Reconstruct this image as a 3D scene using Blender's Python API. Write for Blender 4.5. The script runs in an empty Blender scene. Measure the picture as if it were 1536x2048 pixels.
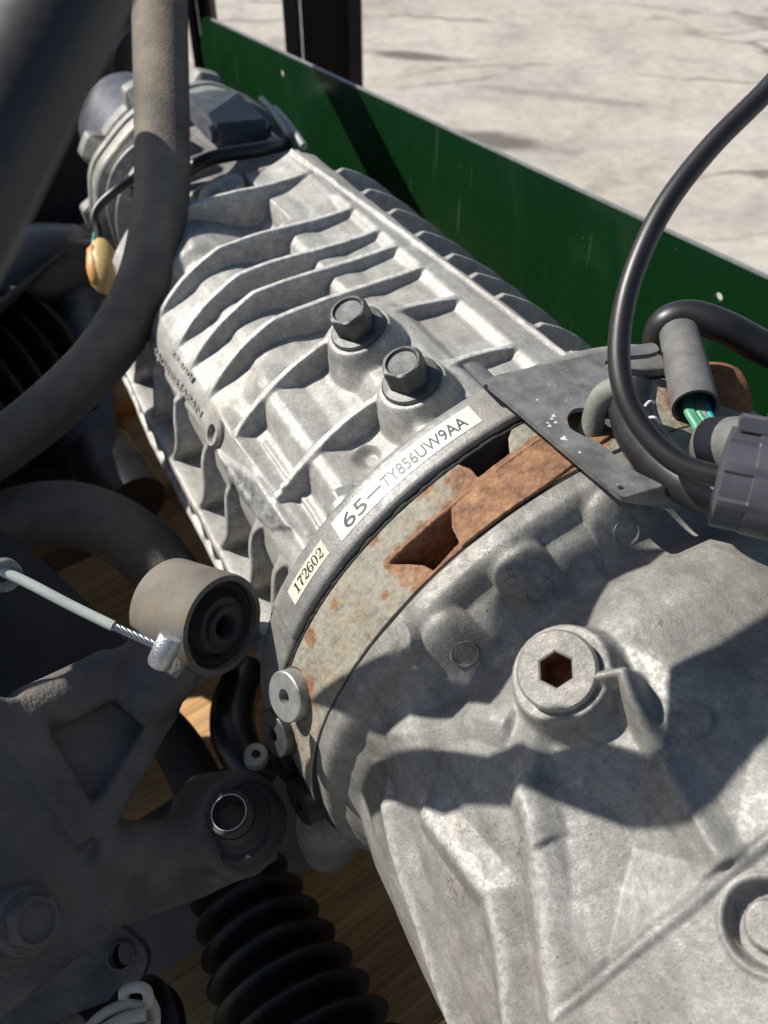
import bpy, bmesh, math, random
import numpy as np
from mathutils import Vector, Matrix, geometry
random.seed(7); np.random.seed(7)
PI = math.pi
scene = bpy.context.scene
COL = scene.collection

# ------------------------------------------------------------------ camera, world, sun, exposure
FPX = 1800.0                       # focal length in photo pixels (1536 x 2048)
PITCH = math.radians(46)           # looking down
HEAD = math.radians(28)            # heading of the gearbox axis
CX = Vector((1, 0, 0)); CF = Vector((0, math.cos(PITCH), -math.sin(PITCH))); CU = Vector((0, math.sin(PITCH), math.cos(PITCH)))
GO = Vector((0, 0, .34))           # centre of the casing joint, on the gearbox axis
CAM = GO - (.102*CX + .607*CF - .067*CU)
GA = Vector((-math.sin(HEAD), math.cos(HEAD), 0)); GE = Vector((-math.cos(HEAD), -math.sin(HEAD), 0)); GZ = Vector((0, 0, 1))
SUN_DIR = Vector((.70, -.22, -.68)).normalized()

cd = bpy.data.cameras.new('camera'); cam = bpy.data.objects.new('camera', cd); COL.objects.link(cam)
cam.location = CAM; cam.rotation_euler = (PI/2-PITCH, 0, 0)
cd.sensor_fit = 'VERTICAL'; cd.sensor_height = 36; cd.sensor_width = 27; cd.lens = FPX/2048*36
cd.clip_start = .01; cd.clip_end = 500
cd.dof.use_dof = True; cd.dof.focus_distance = .46; cd.dof.aperture_fstop = 10.0
scene.camera = cam
w = bpy.data.worlds.new('World'); scene.world = w; w.use_nodes = True
nt = w.node_tree; bg = nt.nodes['Background']
sky = nt.nodes.new('ShaderNodeTexSky'); sky.sky_type = 'NISHITA'; sky.sun_disc = False
sky.sun_elevation = math.asin(-SUN_DIR.z); sky.sun_rotation = math.atan2(-SUN_DIR.x, -SUN_DIR.y)
nt.links.new(sky.outputs[0], bg.inputs[0]); bg.inputs[1].default_value = .066
sl = bpy.data.lights.new('sun', 'SUN'); sun = bpy.data.objects.new('sun', sl); COL.objects.link(sun)
sl.energy = 5.0; sl.angle = math.radians(.55); sl.color = (1, .95, .87)
sun.rotation_euler = SUN_DIR.to_track_quat('-Z', 'Y').to_euler()
scene.view_settings.view_transform = 'Standard'; scene.view_settings.look = 'None'
scene.view_settings.gamma = 1; scene.view_settings.exposure = 0.68; scene.view_settings.use_curve_mapping = False
scene.render.engine = 'CYCLES'

# ------------------------------------------------------------------ helpers: places
def ray(x, y): return ((x-768)/FPX*CX + CF - (y-1024)/FPX*CU)
def PX(x, y, d): return CAM + ray(x, y)*d                       # point at depth d along the optical axis
def on_z(x, y, z):
    r = ray(x, y); return CAM + r*((z-CAM.z)/r.z)
def on_plane(x, y, p0, n):
    r = ray(x, y); return CAM + r*((p0-CAM).dot(n)/r.dot(n))
def on_r(x, y, r):                                              # (a, theta deg) where the ray meets a cylinder of radius r
    d = ray(x, y); q = CAM-GO
    du, dz = d.dot(GE), d.z; qu, qz = q.dot(GE), q.z
    A = du*du+dz*dz; B = 2*(du*qu+dz*qz); Cc = qu*qu+qz*qz-r*r
    D = B*B-4*A*Cc
    t = (-B-math.sqrt(max(D, 0)))/(2*A)
    P = q+d*t
    return P.dot(GA), math.degrees(math.atan2(P.z, P.dot(GE)))
def G(a, th, r):
    t = math.radians(th); return GO + GA*a + (GE*math.cos(t)+GZ*math.sin(t))*r
def radial(th):
    t = math.radians(th); return GE*math.cos(t)+GZ*math.sin(t)
def camdir(x, u, f): return (CX*x+CU*u+CF*f).normalized()

# ------------------------------------------------------------------ helpers: objects
def tag(o, label=None, cat=None, group=None, kind=None):
    if label: o['label'] = label
    if cat: o['category'] = cat
    if group: o['group'] = group
    if kind: o['kind'] = kind
    return o
def thing(name, label, cat, loc=(0, 0, 0), group=None):
    o = bpy.data.objects.new(name, None); COL.objects.link(o); o.location = loc; o.empty_display_size = .02
    return tag(o, label, cat, group)
def link(name, me, mat, parent=None, smooth=True):
    o = bpy.data.objects.new(name, me); COL.objects.link(o)
    if mat: me.materials.clear(); me.materials.append(mat)
    if smooth is True:
        me.polygons.foreach_set('use_smooth', [True]*len(me.polygons))
    elif smooth:
        me.polygons.foreach_set('use_smooth', [True]*len(me.polygons))
        me.set_sharp_from_angle(angle=math.radians(smooth))
    if parent:
        o.parent = parent; o.matrix_parent_inverse = Matrix.Translation(parent.location).inverted() if parent.parent is None else Matrix()
    return o
def obj(name, bm, mat, parent=None, smooth=40, normals=True):
    if normals: bmesh.ops.recalc_face_normals(bm, faces=bm.faces)
    me = bpy.data.meshes.new(name); bm.to_mesh(me); bm.free()
    return link(name, me, mat, parent, smooth)
def catmull(P, n):
    P = [Vector(p) for p in P]; Q = [P[0]*2-P[1]]+P+[P[-1]*2-P[-2]]; out = []
    for i in range(1, len(Q)-2):
        for k in range(n):
            t = k/n; a, b, c, d = Q[i-1], Q[i], Q[i+1], Q[i+2]
            out.append(.5*((2*b)+(c-a)*t+(2*a-5*b+4*c-d)*t*t+(3*b-a-3*c+d)*t**3))
    out.append(P[-1]); return out
def frame(d):
    d = d.normalized(); u = d.orthogonal().normalized(); return u, d.cross(u)
def tube(bm, path, rad, seg=16, n=8, cap=True, flat=None):
    pts = catmull(path, n) if n > 1 else [Vector(p) for p in path]
    m = len(pts)
    if not hasattr(rad, '__len__'): rad = [rad]*len(path)
    rr = np.interp(np.linspace(0, len(path)-1, m), range(len(path)), rad)
    T = [(pts[min(i+1, m-1)]-pts[max(i-1, 0)]).normalized() for i in range(m)]
    u, _ = frame(T[0]); rings = []
    for i in range(m):
        u = (u-T[i]*u.dot(T[i])).normalized(); v = T[i].cross(u)
        rings.append([bm.verts.new(pts[i]+(u*math.cos(2*PI*k/seg)+v*math.sin(2*PI*k/seg)*(flat or 1))*rr[i]) for k in range(seg)])
    for A, B in zip(rings, rings[1:]):
        for k in range(seg): bm.faces.new((A[k], A[(k+1) % seg], B[(k+1) % seg], B[k]))
    if cap: bm.faces.new(rings[0][::-1]); bm.faces.new(rings[-1])
def lathe(bm, prof, o, axis, n=40, ref=None, closed=False):
    """prof: list of (h, r or function(phi)); h along axis from o."""
    axis = axis.normalized()
    if ref is None: u, v = frame(axis)
    else: u = (ref-axis*ref.dot(axis)).normalized(); v = axis.cross(u)
    rings = []
    for h, r in prof:
        ring = []
        for k in range(n):
            ph = 2*PI*k/n; q = r(ph) if callable(r) else r
            ring.append(bm.verts.new(o+axis*h+(u*math.cos(ph)+v*math.sin(ph))*max(q, 1e-5)))
        rings.append(ring)
    for A, B in zip(rings, rings[1:]):
        for k in range(n): bm.faces.new((A[k], A[(k+1) % n], B[(k+1) % n], B[k]))
    if closed:
        A, B = rings[-1], rings[0]
        for k in range(n): bm.faces.new((A[k], A[(k+1) % n], B[(k+1) % n], B[k]))
    else: bm.faces.new(rings[0][::-1]); bm.faces.new(rings[-1])
def hexr(R, rot=0):
    def f(ph):
        p = (ph+rot) % (PI/3)-PI/6
        return R*math.cos(PI/6)/math.cos(p)
    return f
def prism(bm, loop, vec):
    A = [bm.verts.new(p) for p in loop]; B = [bm.verts.new(p+vec) for p in loop]; n = len(A)
    for i in range(n): bm.faces.new((A[i], A[(i+1) % n], B[(i+1) % n], B[i]))
    for L, s in ((A, 1), (B, -1)):
        for t in geometry.tessellate_polygon([[v.co for v in L]]):
            try: bm.faces.new([L[k] for k in t][::s])
            except ValueError: pass
def plate(bm, loops, vec):
    """flat plate with holes; loops[0] outline, rest holes."""
    A = [[bm.verts.new(p) for p in L] for L in loops]; B = [[bm.verts.new(p+vec) for p in L] for L in loops]
    for La, Lb in zip(A, B):
        n = len(La)
        for i in range(n): bm.faces.new((La[i], La[(i+1) % n], Lb[(i+1) % n], Lb[i]))
    tri = geometry.tessellate_polygon([[v.co for v in L] for L in A])
    fa = [v for L in A for v in L]; fb = [v for L in B for v in L]
    for t in tri:
        for F in (fa, fb):
            try: bm.faces.new([F[k] for k in t])
            except ValueError: pass
def boxm(bm, c, ux, uy, uz):
    """box with centre c and half-axis vectors"""
    V = [bm.verts.new(c+ux*i+uy*j+uz*k) for i in (-1, 1) for j in (-1, 1) for k in (-1, 1)]
    for f in ((0, 1, 3, 2), (4, 6, 7, 5), (0, 4, 5, 1), (2, 3, 7, 6), (0, 2, 6, 4), (1, 5, 7, 3)): bm.faces.new([V[i] for i in f])
def roundloop(P, r, n=5):
    out = []; m = len(P)
    for i in range(m):
        a, b, c = P[i-1], P[i], P[(i+1) % m]
        d1 = (a-b); d2 = (c-b); rr = min(r, d1.length*.45, d2.length*.45)
        p, q = b+d1.normalized()*rr, b+d2.normalized()*rr
        for k in range(n+1):
            t = k/n; out.append(p*(1-t)**2+b*2*t*(1-t)+q*t*t)
    return out
def cast(name, bm, voxel, smooth, mat, parent=None):
    """voxel-fuse overlapping closed solids into one casting with fillets"""
    bmesh.ops.recalc_face_normals(bm, faces=bm.faces)
    me = bpy.data.meshes.new('tmp'); bm.to_mesh(me); bm.free()
    t = bpy.data.objects.new('tmp', me); COL.objects.link(t)
    m = t.modifiers.new('r', 'REMESH'); m.mode = 'VOXEL'; m.voxel_size = voxel
    s = t.modifiers.new('s', 'SMOOTH'); s.factor = .5; s.iterations = smooth
    dg = bpy.context.evaluated_depsgraph_get(); dg.update()
    me2 = bpy.data.meshes.new_from_object(t.evaluated_get(dg)); me2.name = name
    bpy.data.objects.remove(t); bpy.data.meshes.remove(me)
    return link(name, me2, mat, parent, True)
def hfield(name, av, tv, R, mat, parent, cyclic=True, attr=None):
    """surface of revolution-like sheet r = R[i,j] on (a, theta) around the gearbox axis"""
    na, ntt = len(av), len(tv)
    t = np.radians(tv); e = np.array(GE); z = np.array(GZ); g = np.array(GA)
    co = np.array(GO)+av[:, None, None]*g+R[..., None]*(np.cos(t)[None, :, None]*e+np.sin(t)[None, :, None]*z)
    idx = np.arange(na*ntt).reshape(na, ntt)
    J = idx if not cyclic else np.concatenate([idx, idx[:, :1]], 1)
    q = np.stack([J[:-1, :-1], J[:-1, 1:], J[1:, 1:], J[1:, :-1]], -1).reshape(-1, 4)
    me = bpy.data.meshes.new(name)
    me.vertices.add(na*ntt); me.vertices.foreach_set('co', co.reshape(-1).astype(np.float32))
    me.loops.add(q.size); me.loops.foreach_set('vertex_index', q.reshape(-1).astype(np.int32))
    me.polygons.add(len(q)); me.polygons.foreach_set('loop_start', np.arange(0, q.size, 4, dtype=np.int32))
    me.update(calc_edges=True); me.validate()
    if attr is not None:
        for nm, arr in attr.items():
            at = me.attributes.new(nm, 'FLOAT', 'POINT'); at.data.foreach_set('value', arr.reshape(-1).astype(np.float32))
    return link(name, me, mat, parent, True)
def sst(x, a, b):
    t = np.clip((x-a)/(b-a), 0, 1); return t*t*(3-2*t)
def gsm(tab, x, sig):                                           # table lookup smoothed
    xs, ys = zip(*tab); g = np.linspace(-4, 4, 17); wts = np.exp(-g*g/2); wts /= wts.sum()
    return sum(wt*np.interp(x+sig*k*.5, xs, ys) for k, wt in zip(g, wts))
def smax(a, b, k): 
    h = np.clip(.5+.5*(a-b)/k, 0, 1); return b*(1-h)+a*h+k*h*(1-h)
def pdist(X, Y, pts, closed=False):
    d = np.full(X.shape, 1e9); n = len(pts)
    T = np.zeros(X.shape)
    tot = 0
    for i in range(n if closed else n-1):
        ax, ay = pts[i]; bx, by = pts[(i+1) % n]; L = (bx-ax)**2+(by-ay)**2
        t = np.clip(((X-ax)*(bx-ax)+(Y-ay)*(by-ay))/L, 0, 1)
        dd = np.hypot(X-ax-t*(bx-ax), Y-ay-t*(by-ay)); m = dd < d
        d = np.where(m, dd, d); T = np.where(m, (i+t)/(n-1), T)
    return d, T
def psd(X, Y, pts):                                             # signed distance to polygon, inside negative
    d, _ = pdist(X, Y, pts, True); ins = np.zeros(X.shape, bool); n = len(pts)
    for i in range(n):
        ax, ay = pts[i]; bx, by = pts[(i+1) % n]
        if ay == by: continue
        c = ((ay > Y) != (by > Y)) & (X < (bx-ax)*(Y-ay)/(by-ay)+ax); ins ^= c
    return np.where(ins, -d, d)
def vnoise(X, Y, s, seed):
    rs = np.random.RandomState(seed); out = 0
    for k in range(7):
        an, ph, f = rs.uniform(0, 2*PI), rs.uniform(0, 2*PI), s*rs.uniform(.6, 1.8)
        out = out+np.sin((X*math.cos(an)+Y*math.sin(an))*f+ph+.7*np.sin((X*math.sin(an)-Y*math.cos(an))*f*.6+ph*2))
    return out/4

# ------------------------------------------------------------------ helpers: materials
ALB = .75                          # overall reflectance of the finishes below
class NB:
    def __init__(s, name):
        s.m = bpy.data.materials.new(name); s.m.use_nodes = True; s.t = s.m.node_tree; s.N = s.t.nodes
        s.p = s.N['Principled BSDF']; s.tc = s.N.new('ShaderNodeTexCoord')
    def new(s, ty, **k):
        n = s.N.new('ShaderNode'+ty)
        for a, b in k.items(): setattr(n, a, b)
        return n
    def inp(s, n, i, v):
        if hasattr(v, 'bl_idname') or isinstance(v, bpy.types.NodeSocket): s.t.links.new(v, n.inputs[i])
        else: n.inputs[i].default_value = v
    def noise(s, scale, detail=4, rough=.6, dist=0, vec=None, stretch=None):
        n = s.new('TexNoise'); n.inputs['Scale'].default_value = scale; n.inputs['Detail'].default_value = detail
        n.inputs['Roughness'].default_value = rough; n.inputs['Distortion'].default_value = dist
        v = vec or s.tc.outputs['Object']
        if stretch:
            mp = s.new('Mapping'); mp.inputs['Scale'].default_value = stretch; s.t.links.new(v, mp.inputs[0]); v = mp.outputs[0]
        s.t.links.new(v, n.inputs['Vector']); return n.outputs['Fac']
    def ramp(s, f, stops, mode='LINEAR'):
        n = s.new('ValToRGB'); e = n.color_ramp.elements; n.color_ramp.interpolation = mode
        while len(e) < len(stops): e.new(.5)
        for i, (p, c) in enumerate(stops):
            e[i].position = p; e[i].color = (*c, 1) if hasattr(c, '__len__') else (c, c, c, 1)
        s.t.links.new(f, n.inputs[0]); return n.outputs[0]
    def mix(s, f, a, b, mode='MIX'):
        n = s.new('Mix'); n.data_type = 'RGBA'; n.blend_type = mode
        for i, v in ((0, f), (6, a), (7, b)):
            if isinstance(v, bpy.types.NodeSocket): s.t.links.new(v, n.inputs[i])
            else: n.inputs[i].default_value = (*v, 1) if hasattr(v, '__len__') and len(v) == 3 else v
        return n.outputs[2]
    def math(s, op, a, b=0.0):
        n = s.new('Math'); n.operation = op
        for i, v in ((0, a), (1, b)):
            if isinstance(v, bpy.types.NodeSocket): s.t.links.new(v, n.inputs[i])
            else: n.inputs[i].default_value = v
        return n.outputs[0]
    def attr(s, nm):
        n = s.new('Attribute'); n.attribute_name = nm; return n.outputs['Fac']
    def bump(s, h, strength, dist):
        n = s.new('Bump'); n.inputs['Strength'].default_value = strength; n.inputs['Distance'].default_value = dist
        s.t.links.new(h, n.inputs['Height'])
        if s.p.inputs['Normal'].is_linked:
            s.t.links.new(s.p.inputs['Normal'].links[0].from_socket, n.inputs['Normal'])
        s.t.links.new(n.outputs[0], s.p.inputs['Normal']); return n
    def set(s, **k):
        for a, v in k.items():
            i = s.p.inputs[a.replace('_', ' ')]
            if a == 'Base_Color': v = s.mix(1.0, v, (ALB,)*3, 'MULTIPLY')
            if isinstance(v, bpy.types.NodeSocket): s.t.links.new(v, i)
            else: i.default_value = (*v, 1) if hasattr(v, '__len__') and len(v) == 3 else v
        return s

def mat_alu(name, lo, mid, hi, metal=.35, rough=.5, cracks=0, dirt=.0, warm=(.40, .36, .29)):
    """old cast aluminium: mottled oxide, fine grain, dull"""
    b = NB(name)
    n1 = b.noise(60, 8, .75, .1); n2 = b.noise(260, 5, .7); n3 = b.noise(1100, 2, .6)
    c = b.ramp(n1, [(.3, lo), (.5, mid), (.72, hi)])
    sp = b.ramp(n2, [(.34, .85), (.5, 1.0), (.68, 1.10)])
    c = b.mix(1.0, c, sp, 'MULTIPLY')
    c = b.mix(1.0, c, b.ramp(n3, [(.3, .84), (.5, 1.0), (.7, 1.15)]), 'MULTIPLY')
    ox = b.math('MULTIPLY', b.ramp(n2, [(.52, 0), (.62, 1)]), b.ramp(b.noise(60, 5, .65), [(.5, 0), (.66, .5)]))
    c = b.mix(ox, c, tuple(min(x*1.55, .72) for x in hi))
    wm = b.ramp(b.noise(11, 4, .6), [(.5, 0), (.72, .5)])
    c = b.mix(wm, c, warm)
    c = b.mix(b.ramp(n3, [(.30, .35), (.42, 0)]), c, (.10, .10, .10))
    if dirt:
        c = b.mix(b.ramp(b.noise(13, 7, .72, .6), [(.47, 0), (.72, dirt)]), c, (.085, .078, .068))
    mr = b.new('Mapping'); mr.inputs['Rotation'].default_value = (0, 0, -HEAD); b.t.links.new(b.tc.outputs['Object'], mr.inputs[0])
    stv = b.noise(120, 4, .6, .3, mr.outputs[0], (1, .12, 1)); c = b.mix(1.0, c, b.ramp(stv, [(.32, .80), (.5, 1.0), (.7, 1.12)]), 'MULTIPLY')
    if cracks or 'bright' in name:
        wr = b.attr('wear_and_light'); c = b.mix(b.math('MULTIPLY', wr, b.ramp(n2, [(.40, .2), (.58, .85)])), c, tuple(x*1.6 for x in hi))
        stn = b.math('MULTIPLY', b.attr('stain'), b.ramp(b.noise(150, 5, .7), [(.35, .25), (.6, .95)])); c = b.mix(stn, c, (.075, .08, .09))
    if cracks:
        vo = b.new('TexVoronoi'); vo.feature = 'DISTANCE_TO_EDGE'; vo.inputs['Scale'].default_value = 22
        wv = b.new('TexNoise'); wv.inputs['Scale'].default_value = 90; wv.inputs['Detail'].default_value = 4
        b.t.links.new(b.tc.outputs['Object'], wv.inputs[0])
        mx = b.new('Mix'); mx.data_type = 'VECTOR'; mx.inputs[0].default_value = .035
        b.t.links.new(b.tc.outputs['Object'], mx.inputs[4]); b.t.links.new(wv.outputs['Color'], mx.inputs[5])
        b.t.links.new(mx.outputs[1], vo.inputs['Vector'])
        msk = b.ramp(b.noise(26, 3, .5), [(.57, 0), (.66, .8)])
        ck = b.math('MULTIPLY', b.ramp(vo.outputs['Distance'], [(.002, 1), (.012, 0)]), msk)
        pit = b.math('MULTIPLY', b.ramp(b.noise(520, 2, .5), [(.68, 0), (.72, 1)]), b.ramp(b.noise(18, 3, .5), [(.46, 0), (.58, 1)]))
        cc = b.math('MAXIMUM', b.math('MULTIPLY', ck, cracks), b.math('MULTIPLY', pit, .8))
        c = b.mix(cc, c, (.06, .055, .05))
        b.bump(cc, -.5, .0012)
    b.set(Base_Color=c, Metallic=metal, Roughness=b.ramp(n2, [(.3, rough+.14), (.7, rough-.08)]))
    b.bump(n3, .28, .0006); b.bump(n2, .35, .0011)
    return b.m
def mat_gen(name, c1, c2, scale=40, rough=.6, metal=0, fine=600, bump=.3, bd=.0005, spots=None, dust=None, spec=None):
    b = NB(name); n = b.noise(scale, 5, .6, .2); f = b.noise(fine, 3, .6)
    c = b.mix(b.ramp(n, [(.35, 0), (.65, 1)]), c1, c2)
    c = b.mix(b.ramp(f, [(.3, .25), (.5, 0)]), c, tuple(x*.5 for x in c1))
    if spots: c = b.mix(b.ramp(b.noise(scale*1.7, 5, .65), [(spots[1], 0), (spots[1]+.1, spots[2])]), c, spots[0])
    r = rough
    if dust:                                                    # settled dust on upward faces
        ge = b.new('NewGeometry'); sx = b.new('SeparateXYZ'); b.t.links.new(ge.outputs['Normal'], sx.inputs[0])
        up = b.ramp(sx.outputs[2], [(.1, 0), (.8, 1)])
        dm = b.math('MULTIPLY', up, b.ramp(b.noise(scale*.8, 5, .6), [(.3, .15), (.62, dust[1])]))
        c = b.mix(dm, c, dust[0]); r = b.mix(dm, (rough,)*3, (.9,)*3)
    b.set(Base_Color=c, Metallic=metal, Roughness=r)
    if spec is not None: b.p.inputs['Specular IOR Level'].default_value = spec
    b.bump(f, bump, bd); return b.m

M = {}
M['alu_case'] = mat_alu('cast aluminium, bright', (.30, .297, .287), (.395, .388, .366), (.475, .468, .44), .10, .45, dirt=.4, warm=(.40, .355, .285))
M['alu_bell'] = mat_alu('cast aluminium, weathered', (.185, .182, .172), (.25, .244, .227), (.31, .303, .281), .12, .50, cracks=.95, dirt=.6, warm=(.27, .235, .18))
M['alu_flange'] = mat_alu('cast aluminium, machined rim', (.21, .21, .205), (.265, .262, .252), (.315, .312, .30), .22, .48, dirt=.3)
M['alu_tail'] = mat_alu('cast aluminium, tail', (.20, .20, .205), (.30, .297, .287), (.38, .372, .355), .22, .42, dirt=.7, warm=(.30, .26, .2))
M['zinc'] = mat_gen('dull zinc bolt', (.07, .073, .075), (.15, .152, .15), 90, .5, .55, 700, .3)
M['zinc_light'] = mat_gen('zinc washer', (.30, .31, .30), (.42, .43, .42), 120, .5, .5, 900, .2)
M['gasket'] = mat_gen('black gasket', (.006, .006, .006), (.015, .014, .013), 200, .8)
M['bracket'] = mat_gen('galvanised bracket', (.15, .152, .148), (.30, .302, .292), 85, .52, .45, 800, .15, .0003, ((.55, .55, .54), .66, .7))
M['black_tube'] = mat_gen('black vinyl tube', (.007, .007, .008), (.013, .012, .014), 60, .42, 0, 500, .1, .0003)
M['grey_sleeve'] = mat_gen('grey dusty sleeve', (.10, .098, .098), (.16, .155, .15), 70, .75, 0, 500, .3, .0006)
M['conn'] = mat_gen('grey plastic connector', (.055, .057, .07), (.075, .077, .09), 40, .45, 0, 500, .05)
M['iron_dust'] = mat_gen('dusty black cast iron', (.034, .034, .038), (.105, .10, .095), 34, .72, .1, 420, .8, .0014, ((.12, .10, .08), .56, .6), ((.24, .21, .175), .6))
M['steel_dust'] = mat_gen('dusty painted steel', (.085, .078, .068), (.15, .138, .12), 45, .8, .05, 600, .4, .0006, ((.17, .10, .045), .55, .75), ((.235, .21, .175), .6))
M['rubber'] = mat_gen('black rubber', (.004, .004, .005), (.010, .010, .011), 60, .5, 0, 400, .2, .0005)
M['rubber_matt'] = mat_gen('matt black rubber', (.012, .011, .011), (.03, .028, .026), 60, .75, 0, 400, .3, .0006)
M['plastic_black'] = mat_gen('black plastic', (.006, .007, .010), (.011, .012, .016), 40, .35, 0, 300, .1)
M['tube_dust'] = mat_gen('dusty dark tube', (.040, .037, .037), (.060, .055, .052), 25, .85, 0, 420, .8, .0014, ((.014, .013, .014), .60, .75), ((.27, .23, .17), .75))
M['bar_dark'] = mat_gen('dark steel bar', (.018, .017, .018), (.032, .03, .029), 18, .55, .1, 300, .3, .0008)
M['dark_plate'] = mat_gen('dark grimy plate', (.03, .028, .026), (.055, .05, .045), 25, .8, .1, 400, .4)
M['post'] = mat_gen('black steel post', (.02, .018, .018), (.035, .032, .032), 12, .6, .1, 200, .2)
M['post_rust'] = mat_gen('rusty brown post', (.035, .018, .014), (.06, .03, .022), 12, .8, .1, 200, .3)
M['chrome'] = mat_gen('bright steel', (.5, .5, .5), (.62, .62, .62), 100, .25, 1, 600, .1)
M['steel_wire'] = mat_gen('steel strand', (.35, .36, .37), (.5, .51, .52), 200, .35, .9, 900, .1)
M['ferrule'] = mat_gen('crimped aluminium ferrule', (.42, .43, .45), (.68, .69, .70), 160, .38, .75, 700, .5, .0012)
M['coat'] = mat_gen('pale plastic coating', (.47, .52, .48), (.56, .60, .55), 90, .5, 0, 500, .05)
M['wire_green'] = mat_gen('green wire', (.07, .30, .17), (.11, .38, .24), 90, .45)
M['wire_teal'] = mat_gen('teal wire', (.02, .42, .38), (.03, .5, .45), 90, .4)
M['wire_grey'] = mat_gen('grey wire', (.25, .25, .27), (.3, .3, .32), 90, .4)
M['yellow'] = mat_gen('yellowed plastic plug', (.46, .30, .10), (.58, .42, .18), 60, .5, 0, 400, .1, .0005, ((.5, .2, .05), .6, .6))
M['cream'] = mat_gen('cream plastic clip', (.48, .43, .34), (.58, .53, .43), 60, .5, 0, 300, .1)
M['ink'] = mat_gen('label ink', (.012, .012, .013), (.02, .02, .02), 300, .5, 0, 900, .05)
M['white_mark'] = mat_gen('white print', (.55, .55, .55), (.7, .7, .7), 300, .5)
M['rust_hole'] = mat_gen('rusty socket', (.14, .055, .022), (.30, .12, .045), 260, .85, 0, 900, .8, .001)
M['rust_brown'] = mat_gen('brown rust', (.075, .04, .03), (.16, .085, .055), 160, .9, 0, 700, .8, .001)
M['bluegrey'] = mat_gen('blue grey dirty metal', (.055, .062, .078), (.11, .12, .14), 50, .5, .2, 400, .3)

def mat_label(name, c, fade):
    b = NB(name); n = b.noise(260, 4, .7); g = b.noise(60, 4)
    c = b.mix(b.ramp(n, [(.62, 0), (.7, .35)]), c, (.45, .42, .36)); c = b.mix(b.ramp(g, [(.5, 0), (.8, .6)]), c, fade)
    b.set(Base_Color=c, Roughness=.42); return b.m
M['label_white'] = mat_label('white paper label', (.56, .565, .545), (.50, .50, .47))
M['label_cream'] = mat_label('cream paper label', (.64, .61, .51), (.58, .51, .36))

def mat_rust():
    b = NB('rusty cast iron plate')
    n1 = b.noise(26, 6, .7, .4); n2 = b.noise(230, 4, .7); n3 = b.noise(620, 3, .6)
    base = b.ramp(n1, [(.3, (.20, .185, .145)), (.5, (.265, .25, .205)), (.7, (.315, .29, .225))])
    base = b.mix(b.ramp(b.noise(60, 5), [(.5, 0), (.7, .7)]), base, (.32, .235, .125))
    ru = b.ramp(b.noise(120, 5, .7), [(.3, (.12, .055, .03)), (.5, (.235, .118, .062)), (.72, (.37, .205, .10))])
    at = b.attr('rust'); m = b.math('ADD', at, b.math('MULTIPLY', b.math('SUBTRACT', b.noise(75, 6, .75), .5), 2.3))
    c = b.mix(b.ramp(m, [(.34, 0), (.75, 1)]), base, ru)
    c = b.mix(1, c, b.ramp(n2, [(.3, .62), (.5, 1), (.7, 1.22)]), 'MULTIPLY')
    b.set(Base_Color=c, Roughness=.85, Metallic=.0)
    b.bump(n3, .35, .0006); b.bump(n2, .75, .0016); return b.m
M['rust'] = mat_rust()

def mat_concrete():
    b = NB('old cracked concrete'); v = b.tc.outputs['Object']
    n1 = b.noise(2.2, 7, .65, .4); n2 = b.noise(30, 5, .7); n3 = b.noise(7, 6, .65, .6)
    c = b.ramp(n1, [(.3, (.38, .345, .30)), (.5, (.47, .43, .38)), (.7, (.52, .48, .43))])
    c = b.mix(1, c, b.ramp(n3, [(.3, .78), (.5, 1), (.7, 1.1)]), 'MULTIPLY')
    c = b.mix(1, c, b.ramp(n2, [(.3, .8), (.55, 1.04)]), 'MULTIPLY')
    mp = b.new('Mapping'); mp.inputs['Rotation'].default_value = (0, 0, -.45); mp.inputs['Scale'].default_value = (.55, 2.1, 1)
    b.t.links.new(v, mp.inputs[0])
    c = b.mix(b.ramp(b.noise(2.2, 5, .6, .8, mp.outputs[0]), [(.52, 0), (.70, .55)]), c, (.30, .29, .27))
    wn = b.new('TexNoise'); wn.inputs['Scale'].default_value = 3; wn.inputs['Detail'].default_value = 5; b.t.links.new(v, wn.inputs[0])
    mx = b.new('Mix'); mx.data_type = 'VECTOR'; mx.inputs[0].default_value = .25
    b.t.links.new(mp.outputs[0], mx.inputs[4]); b.t.links.new(wn.outputs['Color'], mx.inputs[5])
    vo = b.new('TexVoronoi'); vo.feature = 'DISTANCE_TO_EDGE'; vo.inputs['Scale'].default_value = 2.0; b.t.links.new(mx.outputs[1], vo.inputs['Vector'])
    ck = b.math('MULTIPLY', b.ramp(vo.outputs['Distance'], [(.004, 1), (.022, 0)]), b.ramp(b.noise(1.7, 4), [(.45, .1), (.6, .9)]))
    c = b.mix(ck, c, (.13, .11, .09))
    # oil stains
    for (sx, sy, rx, ry, rot, st) in ((-.03, 2.0, .17, .035, -.25, .85), (.10, 1.52, .20, .055, -.30, .85), (.3, 1.75, .28, .03, -.3, .35), (1.02, 2.35, .10, .05, .2, .6)):
        mq = b.new('Mapping'); mq.vector_type = 'TEXTURE'; mq.inputs['Location'].default_value = (sx, sy, 0)
        mq.inputs['Rotation'].default_value = (0, 0, rot); mq.inputs['Scale'].default_value = (rx, ry, 1); b.t.links.new(v, mq.inputs[0])
        ln = b.new('VectorMath'); ln.operation = 'LENGTH'; b.t.links.new(mq.outputs[0], ln.inputs[0])
        d = b.math('ADD', ln.outputs['Value'], b.math('MULTIPLY', b.math('SUBTRACT', b.noise(9, 5, .7), .5), 1.1))
        c = b.mix(b.ramp(d, [(.45, st), (1.05, 0)]), c, (.09, .075, .065))
    b.set(Base_Color=c, Roughness=.9); b.bump(ck, -.6, .01); b.bump(n2, .4, .004); return b.m
M['concrete'] = mat_concrete()

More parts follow.
